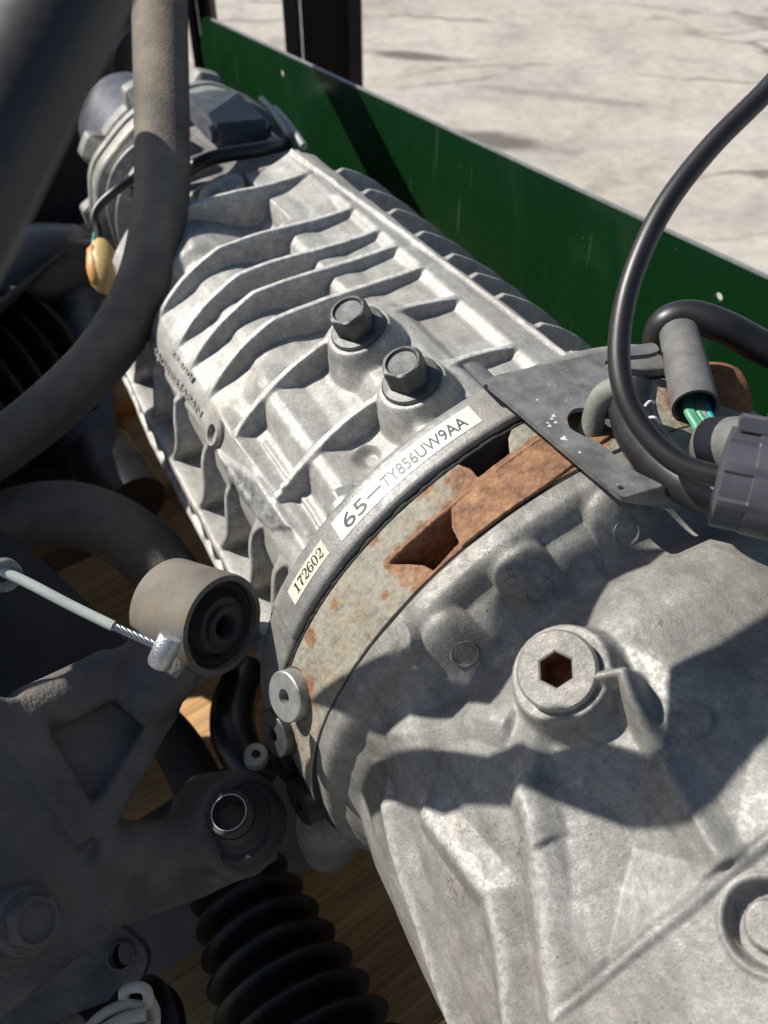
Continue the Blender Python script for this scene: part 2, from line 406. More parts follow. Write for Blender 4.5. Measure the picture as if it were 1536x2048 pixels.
def mat_wood():
    b = NB('pallet softwood')
    mp = b.new('Mapping'); mp.inputs['Scale'].default_value = (1.2, 24, 24); b.t.links.new(b.tc.outputs['Object'], mp.inputs[0])
    n = b.noise(3.2, 5, .6, 1.2, mp.outputs[0]); g = b.noise(16, 4, .6, .3, mp.outputs[0])
    c = b.ramp(n, [(.3, (.40, .21, .08)), (.5, (.60, .35, .15)), (.68, (.70, .45, .22))])
    c = b.mix(1, c, b.ramp(g, [(.3, .7), (.6, 1.08)]), 'MULTIPLY')
    b.set(Base_Color=c, Roughness=.7); b.bump(g, .4, .0008); return b.m
M['wood'] = mat_wood()

def mat_green():
    b = NB('green painted sheet')
    c = b.mix(b.ramp(b.noise(7, 4), [(.4, 0), (.7, 1)]), (.0042, .031, .0085), (.0055, .038, .0115))
    st = b.noise(14, 5, .7, .5, None, (1, 1, .35)); c = b.mix(b.ramp(st, [(.54, 0), (.8, .26)]), c, (.07, .11, .07))
    sc = b.noise(60, 3, .5, 0, None, (1, 1, .06)); c = b.mix(b.ramp(sc, [(.71, 0), (.76, .35)]), c, (.14, .2, .13))
    sp = b.noise(95, 2, .5); c = b.mix(b.ramp(sp, [(.76, 0), (.79, .6)]), c, (.3, .34, .28))
    lo = b.noise(34, 5, .7)
    b.set(Base_Color=c, Roughness=b.ramp(lo, [(.3, .16), (.7, .3)])); b.bump(b.noise(5, 2), .06, .004)
    b.p.inputs['Coat Weight'].default_value = .0
    return b.m
M['green'] = mat_green()

# ------------------------------------------------------------------ the setting
bm = bmesh.new(); bmesh.ops.create_grid(bm, x_segments=8, y_segments=8, size=40)
tag(obj('ground', bm, M['concrete'], None, True), 'pale cracked concrete yard with dark oil stains', kind='structure')

# ------------------------------------------------------------------ transmission
TR = thing('transmission', 'weathered aluminium car transmission with ribbed case, lying on its side', 'transmission', GO-Vector((0, 0, .2)))
TV = np.concatenate([np.linspace(-45, 150, 620), np.linspace(150, 315, 90)[1:-1]])

# --- ribbed gearbox case
av = np.linspace(.012, .44, 620); AA, TT = np.meshgrid(av, TV, indexing='ij')
wgt = sst(TT, 30, 100)
left = .172-np.clip(AA-.3, 0, 1)*.05
top = left*(1-wgt)+(.158-.045*AA)*wgt
top = top-.0085*np.clip(1-((TT-78)/21)**2, 0, 1)*sst(AA, .165, .20)
tb = sst(TT, 108, 175); top = top*(1-tb)+(.150-.03*AA)*tb
dBE = [(28, 0), (33, .0005), (36, .004), (40, .0075), (44, .0095), (47, .0085), (50, .0095), (55, .013), (60, .017), (68, .019), (73, .017), (75.5, .009), (78, .0055), (82, .0055), (87, .007), (93, .006), (98, .0055), (100, 0), (200, 0)]
dFG = [(30, 0), (33.5, 0), (35.5, .009), (39, .011), (42.5, .0045), (45, .0012), (47.5, .0018), (49.5, .006), (52, .011), (57, .013), (61, .012), (63.5, .006), (66, .001), (70, 0), (80, 0), (83, .002), (86, .0075), (92, .007), (97, .0055), (99.5, 0), (200, 0)]
dA = [(28, 0), (40, .001), (52, .004), (58, .014), (66, .026), (74, .028), (79, .022), (82, .008), (90, .007), (97, .003), (101, 0), (200, 0)]
kFG = sst(AA, .195, .168); kA = sst(AA, .335, .35)
dep = gsm(dBE, TT, .9)*(1-kFG)+gsm(dFG, TT, .8)*kFG
dep = dep*(1-kA)+gsm(dA, TT, .9)*kA
def ribs(pos, hw, foot):
    k = np.zeros(AA.shape)
    for p in pos: k = np.maximum(k, 1-sst(np.abs(AA-p), hw, foot))
    return k
bow = .004*np.sin((TT-40)/60*PI)
k1 = np.zeros(AA.shape)
for p in (.394, .3155, .2715, .2435, .2065, .1575, .0895): k1 = np.maximum(k1, 1-sst(np.abs(AA-p-bow*.4), .0017, .0054))
near = sst(AA, .05, .038)                                       # case runs flush into its flange
m1 = sst(TT, 30, 33)*(1-sst(TT, 100, 103))
r = top-1.2*dep*m1*(1-np.maximum(k1, near))
# right hand side beyond the top seam
kR = ribs((.40, .352, .308, .265, .222, .19, .157, .113, .075), .0016, .006)
mR = sst(TT, 111, 114)
r = r-mR*.013*(1-kR)+mR*.0045*kR-sst(TT, 105, 112)*.002
# lower left scallops and twin rail
kL = np.zeros(AA.shape); swv = .0055*np.sin((TT-8)/19*2*PI)*sst(TT, 6, 9)
for p in (.395, .342, .288, .236, .178, .134, .09, .055): kL = np.maximum(kL, 1-sst(AA-p+swv, .0016, .0095)*(AA-p+swv > 0)-sst(p-AA-swv, .0014, .0046)*(AA-p+swv <= 0))
kL = np.where(TT < 5, ribs((.42, .395, .368, .342, .315, .288, .262, .236, .207, .178, .156, .134, .112, .09, .07), .0014, .0055), kL)
dL = [(-60, 0), (-13.5, 0), (-12.5, .010), (-7, .012), (-6, 0), (-3.4, 0), (-2.4, .011), (3.2, .013), (4.2, 0), (6.8, 0), (7.8, .014), (11, .018), (14, .014), (17, .0095), (20, .0065), (24, .0035), (27.5, 0), (40, 0)]
r = r-1.4*gsm(dL, TT, .3)*(1-kL*sst(TT, -14, -10))
rail = np.maximum(1-sst(np.abs(TT-5.5), .7, 1.4), 1-sst(np.abs(TT+4.7), .8, 1.5))
r = r+rail*.0025
# top seam ridge with parting line
ts = 100.9+(.431-AA)/.357*8.8
r = r+.0022*(1-sst(np.abs(TT-ts-1.2), 1.4, 2.6))+.0012*(1-sst(np.abs(TT-ts), .15, .45))
# long twin ridges and the smooth pad beside the rim
X, Y = AA, np.radians(TT)*.172
def LP(L, rr=.172): return [(q[0], math.radians(q[1])*.172) for q in (on_r(x, y, rr) for x, y in L)]
for L in ([(500, 880), (560, 965), (622, 1062)], [(470, 875), (540, 970), (603, 1063)]):
    d, _ = pdist(X, Y, LP(L)); r = r+.0014*(1-sst(d, .0006, .0024))
d = psd(X, Y, LP([(440, 905), (520, 960), (585, 1055), (545, 1060), (470, 990)])); r = r+.0018*(1-sst(d, -.002, .002))
d, _ = pdist(X, Y, LP([(250, 660), (300, 735), (430, 895), (500, 1000)])); r = r+.0012*(1-sst(d, .001, .005))
# dimple beside the label, bolt bosses
a0, t0 = on_r(705, 893, .168); d = np.hypot(AA-a0, np.radians(TT-t0)*.168); r = r-.006*(1-sst(d, .004, .0105))
BOLT = [on_r(716, 658, .1725), on_r(822, 762, .1725)]
for a0, t0 in BOLT:
    d = np.hypot(AA-a0, np.radians(TT-t0)*.170)
    r = smax(r, .1722-np.clip(d-.0200, 0, 1)*1.9, .004)
r = r+vnoise(X, Y, 260, 3)*.00022+vnoise(X, Y, 90, 4)*.0005
r[-1] = .09; r[-2] = .128
stain = 1-sst(psd(X, Y, LP([(452, 925), (500, 950), (560, 1030), (590, 1060), (560, 1062), (500, 1010), (455, 965)])), -.006, .008)
CASE = hfield('gearbox_case', av, TV, r, M['alu_case'], TR, attr={'stain': stain, 'wear_and_light': .8*sst(k1, .8, 1)*m1*sst(dep, .002, .005)})  # lightens worn rib crests and also paints their sunlit line

# --- rim with labels
fa = np.array([-.0002, .0004, .0012, .004, .008, .012, .016, .020, .0245, .0275, .0287, .0292]); FA, FT = np.meshgrid(fa, TV, indexing='ij')
fr = np.full(FA.shape, .190)
fr[0] = .165; fr[1] = .1882; fr[-1] = .150; fr[-2] = .1872; fr[2] = .1898; fr[-3] = .1897
padm = sst(FT, 24.2, 24.8)
fr[1:-1] -= (1-padm[1:-1])*.0022
for t0 in (6, 45, 95, 130): fr[6:-1] += .0
hfield('case_rim', fa, TV, fr, M['alu_flange'], TR)
ga = np.array([-.0034, -.0030, -.0006, -.0002]); GT = np.full((4, len(TV)), .1862); GT[0] = .15; GT[-1] = .15
GT += (vnoise(np.zeros_like(GT), np.tile(np.radians(TV)*.19, (4, 1)), 700, 9))*.0005
hfield('gasket', ga, TV, GT, M['gasket'], TR)

# --- rusty adapter plate
pa = np.linspace(-.0455, -.0032, 120); PTV = np.concatenate([np.linspace(-45, 150, 900), np.linspace(150, 315, 90)[1:-1]])
PA, PT = np.meshgrid(pa, PTV, indexing='ij'); X, Y = PA, np.radians(PT)*.187
def LPp(L): return [(q[0], math.radians(q[1])*.187) for q in (on_r(x, y, .187) for x, y in L)]
pr = np.full(PA.shape, .1868)
rust = np.full(PA.shape, .06)+.16*sst(PA, -.02, -.04)
strip = LPp([(900, 1022), (1000, 938), (1090, 874), (1180, 812), (1260, 850), (1145, 935), (1060, 1002), (925, 1096), (903, 1062)])
d = psd(X, Y, strip); pr += .0016*(1-sst(d, -.001, .0006)); rust += .95*(1-sst(d, -.002, .006))
d, _ = pdist(X, Y, LPp([(780, 1122), (903, 1013), (1000, 937), (1090, 873), (1180, 810)])); pr += .0012*(1-sst(d, .0004, .0014)); rust += .5*(1-sst(d, .001, .008))
p1 = LPp([(780, 1128), (904, 1018), (906, 1058), (918, 1085), (866, 1142), (845, 1130), (815, 1128)])
d = psd(X, Y, p1); pr -= .034*(1-sst(d, -.0016, .0)); rust += .9*(1-sst(d, -.001, .005))
p2 = LPp([(886, 932), (960, 872), (1036, 826), (1026, 850), (1016, 875), (1020, 905), (957, 953), (940, 935), (913, 926)])
d = psd(X, Y, p2); pr -= .022*(1-sst(d, -.0018, .0003)); 
p3 = LPp([(1330, 770), (1400, 760), (1410, 790), (1340, 810)])
d = psd(X, Y, p3); rust += .8*(1-sst(d, -.002, .008))
d = psd(X, Y, LPp([(770, 1130), (860, 1145), (900, 1110), (840, 1190)])); rust += .55*(1-sst(d, -.002, .007))
for x, y, s in ((605, 1380, .014), (575, 1450, .014), (955, 950, .016), (840, 975, .008), (620, 1275, .006), (740, 1075, .006), (770, 1190, .0025), (670, 1210, .004)):
    a0, t0 = on_r(x, y, .187); d = np.hypot(PA-a0, np.radians(PT-t0)*.187); rust += .75*(1-sst(d, s*.4, s*1.5))
pr += vnoise(X, Y, 900, 12)*.00012
pr[0] = .15; pr[-1] = .15; pr[1] -= .0006; pr[-2] -= .0005
hfield('adapter_plate', pa, PTV, pr, M['rust'], TR, attr={'rust': rust})
ga = np.array([-.0464, -.0462, -.0455, -.0453]); GT = np.full((4, len(TV)), .1862); GT[0] = .15; GT[-1] = .15
hfield('gasket', ga, TV, GT, M['gasket'], TR)

# --- bell housing
ba = np.linspace(-.0462, -.40, 460); BTV = np.concatenate([np.linspace(-45, 125, 620), np.linspace(125, 315, 100)[1:-1]])
BA, BT = np.meshgrid(ba, BTV, indexing='ij'); RB = .178; X, Y = BA, np.radians(BT)*RB
def LB(L, rr=RB): return [(q[0], math.radians(q[1])*RB) for q in (on_r(x, y, rr) for x, y in L)]
prof = gsm([(-.5, .182), (-.30, .182), (-.22, .181), (-.14, .179), (-.10, .176), (-.075, .171), (-.05, .170)], BA, .006)
val = sst(BT, 26, 44)*(1-sst(BT, 96, 112))                       # trough behind the lip
prof = prof-val*.0125*np.exp(-((BA+.088)/.019)**2)
sh = sst(BT, 62, 72); prof = prof+sh*.004*sst(BA, -.095, -.12)
low = (1-sst(BT, -12, 8)); prof = prof+low*-.004
# wedge shaped hollow right of the ridges, with creased edges
wd = psd(X, Y, LB([(1082, 1545), (1180, 1490), (1318, 1512), (1452, 1742), (1218, 1948), (1150, 1800)])); prof = prof-.0105*np.clip(-wd/.030, 0, 1)**.9
wd = psd(X, Y, LB([(1330, 1500), (1350, 1350), (1215, 1280), (1420, 1200), (1700, 1200), (1700, 1560), (1465, 1735)])); prof = prof-.006*np.clip(-wd/.030, 0, 1)
lip = .1868-np.clip((-.0555-BA)/.0085, 0, 4)**2*.0085-np.clip((BA+.0475)/.0012, 0, 1)*.0008
lipm = gsm([(-60, -.0045), (0, -.004), (14, -.001), (22, 0), (200, 0)], BT, 2)
r = smax(prof, lip+lipm, .004)
# long ridges with flat flanks
def tent(d, w, k=.0014): return np.clip(1-(np.sqrt(d*d+k*k)-k)/w, 0, 1)
for L, h, w_ in (([(845, 1600), (905, 1670), (1000, 1785), (1030, 1900), (1055, 2100)], .0068, .0115),
                ([(1045, 1540), (1082, 1640), (1105, 1830), (1150, 2100)], .0050, .0100),
                ([(770, 1580), (800, 1690), (865, 1860), (960, 2100)], .0062, .0125),
                ([(1085, 1500), (1062, 1590), (1110, 1690)], .0030, .008),
                ([(1318, 1512), (1390, 1640), (1452, 1742)], .0034, .010),
                ([(700, 1480), (830, 1462), (935, 1425), (1030, 1450)], .0040, .010)):
    d, t = pdist(X, Y, LB(L)); r = r+h*tent(d, w_)*sst(t, 0, .10)*(1-sst(t, .94, 1.0)*(L[-1][1] < 2000))
wear_and_light = np.zeros(r.shape)
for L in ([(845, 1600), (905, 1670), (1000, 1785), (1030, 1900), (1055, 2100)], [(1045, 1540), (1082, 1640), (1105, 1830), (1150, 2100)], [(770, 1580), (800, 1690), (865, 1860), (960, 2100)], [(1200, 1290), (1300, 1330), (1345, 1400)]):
    d, t = pdist(X, Y, LB(L)); wear_and_light = np.maximum(wear_and_light, 1-sst(d, .0005, .0065))
# step towards the engine face and its bright edge
st = LB([(1130, 2030), (1210, 1958), (1380, 1820), (1536, 1690), (1700, 1570)]); d, _ = pdist(X, Y, st)
stepm = sst(BA, -.218, -.226)*sst(BT, 30, 38); r = r-.0030*stepm+.0008*(1-sst(d, .0004, .0022))
# fins from the plug boss
PA0, PT0 = on_r(1119, 1345, .196)
d, t = pdist(X, Y, LB([(1185, 1385), (1262, 1375), (1292, 1450), (1325, 1520)], .180)); r = smax(r, r+(.019*(1-sst(t, .36, 1.0))+.001)*(1-sst(d, .0004, .0075)), .0015)
d = psd(X, Y, LB([(1165, 1400), (1262, 1378), (1250, 1430), (1180, 1450)], .180)); r = r+.004*(1-sst(d, -.006, .008))
d, t = pdist(X, Y, LB([(1090, 1430), (1060, 1500), (1070, 1590)], .180)); r = r+.006*(1-sst(t, .1, 1))*(1-sst(d, .001, .011))
# plug boss
dd = np.hypot(BA-PA0, np.radians(BT-PT0)*.185)
r = smax(r, .1965-np.clip(dd-.0205, 0, 1)*2.9, .006)
r = r-.013*(1-sst(dd, .0100, .0112))
# round pad and disc, cast lumps
a0, t0 = on_r(1393, 1440, .181); d = np.hypot(BA-a0, np.radians(BT-t0)*.18); r = r+.0014*(1-sst(d, .0062, .0072))
a0, t0 = on_r(1536, 1850, .180); d = np.hypot(BA-a0, np.radians(BT-t0)*.18); r = r+.0012*(1-sst(np.abs(d-.0165), .0, .002))-.0085*(1-sst(d, .0135, .0150))+.006*(1-sst(d, .0085, .0095))
# flange bolt bosses running along the axis behind the lip
LUG = [on_r(1030, 1120, .181), on_r(893, 1282, .181), on_r(1205, 985, .181)]
for a0, t0 in LUG:
    d = np.abs(np.radians(BT-t0)*.18); hump = np.sqrt(np.clip(1-(d/.0155)**2, 0, 1))*.0155
    end = 1-sst(-BA, .064, .092)
    r = np.where(BA < -.05, smax(r, (.1735+hump*.85)*end+.158*(1-end), .005), r)
r = r+vnoise(X, Y, 55, 21)*.0008+vnoise(X, Y, 260, 22)*.00016
r[0] = .15; r[-1] = .05; r[-2] = .16
hfield('bell_housing', ba, BTV, r, M['alu_bell'], TR, attr={'wear_and_light': wear_and_light, 'stain': np.zeros(r.shape)})
# bolt holes in the lug ends
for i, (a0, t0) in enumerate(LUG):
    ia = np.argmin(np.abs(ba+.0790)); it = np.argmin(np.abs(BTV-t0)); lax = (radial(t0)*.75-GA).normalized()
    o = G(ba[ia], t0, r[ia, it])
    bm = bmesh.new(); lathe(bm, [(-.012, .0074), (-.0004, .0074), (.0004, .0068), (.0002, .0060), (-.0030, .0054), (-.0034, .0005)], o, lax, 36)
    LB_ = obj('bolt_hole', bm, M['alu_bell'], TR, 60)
    bm = bmesh.new(); lathe(bm, [(-.004, .0053), (-.0026, .0053), (-.0024, .001)], o, lax, 24); obj('dark_bore_disc', bm, M['rubber_matt'], LB_, 40)  # dark disc stands in for the shade deep in the hole
# dowel pin at the lip
a0, t0 = on_r(800, 1255, .186); bm = bmesh.new()
ax = camdir(-.86, -.05, -.50); o = G(a0-.006, t0, .1835)
lathe(bm, [(-.020, .0088), (.003, .0082), (.0042, .0078), (.0048, .0068), (.0045, .001)], o, ax, 32); obj('dowel_pin', bm, M['alu_bell'], TR, 40)
# lower lug
bm = bmesh.new(); L = [on_r(x, y, .18) for x, y in ((650, 1640),)]
p = PX(668, 1640, .60); q = PX(655, 1712, .615)
tube(bm, [p+Vector((.03, .02, .01)), p, q], [.03, .026, .015], 24, 6); cast('lug', bm, .002, 6, M['alu_bell'], TR)
bm = bmesh.new(); lathe(bm, [(-.01, .0075), (.002, .0075), (.003, .006), (.003, .003), (-.004, .003)], PX(640, 1705, .598), camdir(-.7, -.2, -.7), 20); obj('bolt_boss', bm, M['alu_bell'], TR, 30)
# plug with hexagon socket
bm = bmesh.new(); R6 = hexr(.0076, .35); n = radial(PT0)*.93+GA*-.10+GE*.0
n.normalize(); o = G(PA0, PT0, .1952)
lathe(bm, [(-.01, .0172), (.0058, .0172), (.0072, .0160), (.0073, lambda p: R6(p)*1.12), (.0068, R6)], o, n, 72)
bm.faces.ensure_lookup_table(); bmesh.ops.delete(bm, geom=[bm.faces[-1]], context='FACES_ONLY')
PLUG = obj('plug', bm, M['alu_bell'], TR, 30)
bm = bmesh.new(); lathe(bm, [(-.006, .0001), (-.006, R6), (.0068, R6)], o, n, 72)
bm.faces.ensure_lookup_table(); bmesh.ops.delete(bm, geom=[bm.faces[-1]], context='FACES_ONLY')
s = obj('socket', bm, M['rust_hole'], PLUG, 30)

# --- bolts
def hexbolt(o, ax, R, mat, parent, name='hex_bolt', h=.013, flange=1.38, rot=.3):
    bm = bmesh.new(); H = hexr(R, rot); F = R*flange
    lathe(bm, [(-.004, F), (.0012, F), (.0024, F*.94), (.0030, lambda p: H(p)*1.02), (h*.85, H), (h*.97, lambda p: min(H(p), R*.93)), (h, R*.84), (h, R*.74), (h-.0018, R*.66), (h-.0022, R*.1)], o, ax, 72)
    return obj(name, bm, mat, parent, 28)
for a0, t0 in BOLT: hexbolt(G(a0, t0, .1724), radial(t0)+GE*.06, .0128, M['zinc'], TR, h=.0180)
hexbolt(G(.034, 46.2, .1715), GA, .0125, M['zinc_light'], TR, h=.010, flange=1.1)
hexbolt(G(.031, 12, .179), GA, .0105, M['zinc_light'], TR, h=.010, flange=1.1)
# studs with washers on the plate edge
for x, y, d, m in ((590, 1362, .0, 'zinc_light'), (566, 1434, .0, 'zinc'), (560, 1500, .0, 'rubber_matt'), (590, 1585, .0, 'rubber_matt')):
    a0, t0 = on_r(x, y, .186) 
    bm = bmesh.new(); o = G(a0-.006, t0-1, .184); ax = (radial(t0-6)+GA*.10+camdir(-.2, 0, -1)*.55).normalized()
    lathe(bm, [(-.012, .0158), (.004, .0152)], o, ax, 36); sb = obj('boss', bm, M['rust_brown'] if m[:4] == 'zinc' else M['rubber_matt'], TR, 40)
    bm = bmesh.new(); lathe(bm, [(.0035, .0145), (.0115, .0145), (.0122, .0138), (.0122, .0046), (.004, .0042), (.004, .0002)], o, ax, 36); obj('bushing', bm, M[m], TR, 30)
# small port on the left side of the case
a0, t0 = on_r(428, 868, .172); ax = camdir(-.80, .05, -.60); o = G(a0-.004, t0+1, .1705); bm = bmesh.new()
lathe(bm, [(-.016, .0105), (.004, .0098), (.006, .0085), (.0062, .0062), (-.004, .0055), (-.006, .0004)], o, ax, 32); obj('vent_port', bm, M['alu_case'], TR, 30)

# --- labels and raised lettering
def text_mesh(txt):
    c = bpy.data.curves.new('t', 'FONT'); c.body = txt; c.resolution_u = 4; o = bpy.data.objects.new('t', c); COL.objects.link(o)
    dg = bpy.context.evaluated_depsgraph_get(); dg.update(); me = bpy.data.meshes.new_from_object(o.evaluated_get(dg))
    bpy.data.objects.remove(o)
    bm = bmesh.new(); bm.from_mesh(me); bpy.data.meshes.remove(me)
    bmesh.ops.subdivide_edges(bm, edges=[e for e in bm.edges if e.calc_length() > .25], cuts=2); bmesh.ops.triangulate(bm, faces=bm.faces)
    xs = [v.co.x for v in bm.verts]; ys = [v.co.y for v in bm.verts]
    return bm, min(xs), max(xs), min(ys), max(ys)
def sticker(t0, t1, a0, a1, rr, mat):
    bm = bmesh.new(); n = 40; V = []
    for lev in (0, .00025):
        V.append([[bm.verts.new(G(a0+(a1-a0)*j/2, t0+(t1-t0)*i/n, rr+lev)) for j in range(3)] for i in range(n+1)])
    for L in V:
        for i in range(n):
            for j in range(2): bm.faces.new((L[i][j], L[i+1][j], L[i+1][j+1], L[i][j+1]))
    A, B = V
    for i in range(n):
        for j in (0, 2): bm.faces.new((A[i][j], A[i+1][j], B[i+1][j], B[i][j]))
    for i in (0, n):
        for j in range(2): bm.faces.new((A[i][j], A[i][j+1], B[i][j+1], B[i][j]))
    return obj('label', bm, mat, TR, 30)
S1 = sticker(44.4, 73.6, .0082, .0222, .19005, M['label_white']); tag(S1, 'long white label with black part number')
pieces = [('6', 45.9, 48.6, .62), ('5', 48.9, 51.5, .62)]
def put_text(txt, t0, t1, a0, a1, parent, bold=0, rr=.1905):
    bm, x0, x1, y0, y1 = text_mesh(txt)
    for v in bm.verts:
        fx = (v.co.x-x0)/(x1-x0); fy = (v.co.y-y0)/(y1-y0)
        v.co = G(a0+(a1-a0)*fy, t0+(t1-t0)*fx, rr)
    return obj('lettering', bm, M['ink'], parent, 30)
put_text('65', 46.3, 51.3, .0104, .0193, S1)
bm = bmesh.new(); q = [G(.0145, 51.9, .1905), G(.0145, 54.9, .1905), G(.0157, 54.9, .1905), G(.0157, 51.9, .1905)]; bm.faces.new([bm.verts.new(p) for p in q]); obj('lettering', bm, M['ink'], S1)
put_text('TY856UW9AA', 55.2, 71.6, .0110, .0187, S1)
S2 = sticker(29.8, 41.3, .0098, .0206, .19005, M['label_cream']); tag(S2, 'short cream label with serif number')
DIG = {'1': [[(.30, .02, .16), (.30, .98, .16)], [(.08, .03, .06), (.52, .03, .06)], [(.10, .80, .05), (.30, .97, .08)]],
 '7': [[(.05, .92, .10), (.2, .95, .14), (.4, .9, .14), (.57, .95, .08)], [(.06, .72, .04), (.06, .96, .05)], [(.56, .95, .05), (.40, .66, .10), (.28, .38, .16), (.27, .02, .18)]],
 '2': [[(.13, .70, .15), (.08, .80, .08), (.14, .93, .05), (.30, .98, .05), (.46, .90, .13), (.50, .73, .16), (.42, .53, .11), (.22, .28, .05), (.07, .08, .05)], [(.07, .06, .06), (.2, .12, .11), (.38, .05, .15), (.5, .08, .1), (.56, .28, .04)]],
 '6': [[(.48, .82, .13), (.44, .94, .06), (.32, .98, .05), (.18, .86, .10), (.11, .62, .15), (.09, .40, .16), (.14, .15, .13), (.30, .02, .05), (.46, .12, .12), (.51, .30, .15), (.46, .50, .11), (.32, .58, .05), (.16, .46, .04)]],
 '0': [[(.3+.21*math.cos(u), .5+.48*math.sin(u), .05+.10*abs(math.cos(u))**1.5) for u in np.linspace(0, 2*PI, 25)]]}
bm = bmesh.new(); t = 31.5; hgt = (.0123, .0186)
for ch in '172602':
    wd_ = 1.45
    def mp(x, y): return G(hgt[0]+(hgt[1]-hgt[0])*y, t+wd_*x/.6, .1905)
    for stroke in DIG[ch]:
        P = [Vector((x, y, 0)) for x, y, _ in stroke]; W = [s_[2] for s_ in stroke]
        if len(P) > 2: C2 = catmull(P, 5); W = np.interp(np.linspace(0, len(P)-1, len(C2)), range(len(P)), W)
        else: C2 = P
        pr_ = None
        for i, c in enumerate(C2):
            tg = (C2[min(i+1, len(C2)-1)]-C2[max(i-1, 0)]).normalized(); nn = Vector((-tg.y, tg.x, 0))*W[i]*.5
            cur = (bm.verts.new(mp(c.x+nn.x, c.y+nn.y)), bm.verts.new(mp(c.x-nn.x, c.y-nn.y)))
            if pr_: bm.faces.new((pr_[0], pr_[1], cur[1], cur[0]))
            pr_ = cur
    t += 1.5
obj('lettering', bm, M['ink'], S2, 30)
def raised(txt, p0, p1, hgt, rr):
    """cast letters on the case, from pixel p0 to p1 along the axis"""
    (a0, t0), (a1, t1) = on_r(*p0, rr), on_r(*p1, rr)
    bm, x0, x1, y0, y1 = text_mesh(txt)
    g = bmesh.ops.extrude_face_region(bm, geom=bm.faces[:])
    topv = set(v for v in g['geom'] if isinstance(v, bmesh.types.BMVert))
    for v in bm.verts:
        fx = (v.co.x-x0)/(x1-x0); fy = (v.co.y-y0)/(y1-y0)
        v.co = G(a0+(a1-a0)*fx, t0+(t1-t0)*fx+math.degrees(hgt*fy/rr), rr+(.0010 if v in topv else -.001))
    return obj('raised_lettering', bm, M['alu_case'], CASE, 30)
raised('MADE IN JAPAN', (303, 702), (400, 838), .0064, .1722)
raised('23400J', (342, 708), (383, 766), .0045, .1722)

# --- stamped bracket across the rim
BZ = GO.z+.1975
def bp(L, z=BZ): return [on_z(x, y, z) for x, y in L]
out = bp([(966, 762), (1000, 748), (1120, 722), (1222, 699), (1308, 684), (1322, 700), (1300, 708), (1235, 714), (1208, 722), (1212, 738), (1236, 752),
          (1256, 800), (1252, 842), (1226, 850), (1200, 828), (1172, 815), (1148, 816), (1133, 832), (1138, 856), (1160, 868), (1206, 890), (1262, 938), (1330, 972), (1246, 996), (1180, 943), (1085, 862), (1010, 797)])
bm = bmesh.new(); plate(bm, [roundloop(out, .003, 3)], Vector((0, 0, -.0028)))
hole = None
BR = obj('bracket', bm, M['bracket'], TR, 30)
bm = bmesh.new()                                                # bent end strip
v0 = bp([(1328, 971), (1246, 996)]); tip = [PX(1398, 994, .432), PX(1366, 1013, .425), PX(1330, 1012, .42)]
prism(bm, roundloop([v0[1]+Vector((0, 0, .0002)), PX(1365, 1013, .427), PX(1384, 994, .434), PX(1410, 988, .44), v0[0]+Vector((0, 0, .0002))], .002, 3), Vector((0, 0, -.0028)))
obj('bent_tab', bm, M['bracket'], BR, 30)
bm = bmesh.new(); lathe(bm, [(0, .0012), (.0004, .0012)], on_z(1240, 975, BZ+.0001), GZ, 16); obj('dark_hole_disc', bm, M['gasket'], BR)  # black disc laid on the bracket, painting the dark of a hole
bm = bmesh.new()                                                # folded ear hooking over the rim
e0, e1 = on_z(966, 762, BZ), on_z(1002, 750, BZ); dn = (GE*.6+GA*.15-GZ*.8)
ec = e0-GZ*.0072-GE*.001; ang_ = np.radians(np.linspace(75, 205, 12))
prism(bm, [ec+GE*math.cos(t)*.0105+GZ*math.sin(t)*.0072 for t in ang_]+[ec+GE*math.cos(t)*.0079+GZ*math.sin(t)*.0046 for t in ang_[::-1]], GA*.020)
bm.verts.ensure_lookup_table(); bmesh.ops.translate(bm, verts=bm.verts[:], vec=GA*-.003)
obj('folded_ear', bm, M['bracket'], BR, 40)
# breather pipe rising through the bracket
bm = bmesh.new(); q0 = on_z(1176, 868, BZ-.010)
pp = [on_z(1180, 866, BZ-.012), PX(1190, 830, .448), PX(1205, 795, .441), PX(1232, 778, .437), PX(1270, 778, .435)]
tube(bm, pp, .0062, 18, 8); BP = obj('breather_pipe', bm, mat_gen('grey green pipe', (.15, .155, .135), (.25, .25, .215), 80, .7, .1, 700, .5), TR, 50)
bm = bmesh.new(); ax = GZ; lp = [(1140, 858), (1155, 842), (1200, 848), (1245, 868), (1252, 878), (1215, 882), (1170, 874)]
prism(bm, roundloop(bp(lp, BZ-.012), .004, 3), Vector((0, 0, -.003))); obj('pipe_flange', bm, M['steel_dust'], BP, 40)

bm = bmesh.new(); tube(bm, [G(-.012, 118, .172), G(-.016, 121, .186), G(-.02, 123, .195)], [.026, .022, .013], 24, 6)
lug = cast('rusty_lug', bm, .002, 5, M['rust_hole'], TR)
for x, y, rr_ in ((1108, 832, .0011), (1104, 838, .0008), (1112, 845, .0009), (1128, 877, .0016), (1100, 852, .0010), (1096, 846, .0007), (1160, 905, .0007), (1075, 800, .0006)):
    bm = bmesh.new(); lathe(bm, [(-.0006, rr_*.9), (.00012, lambda p: rr_*(1+.3*math.sin(3*p))), (.0003, rr_*.5)], on_z(x, y, BZ), GZ, 12); obj('paint_fleck', bm, M['white_mark'], BR, 60)

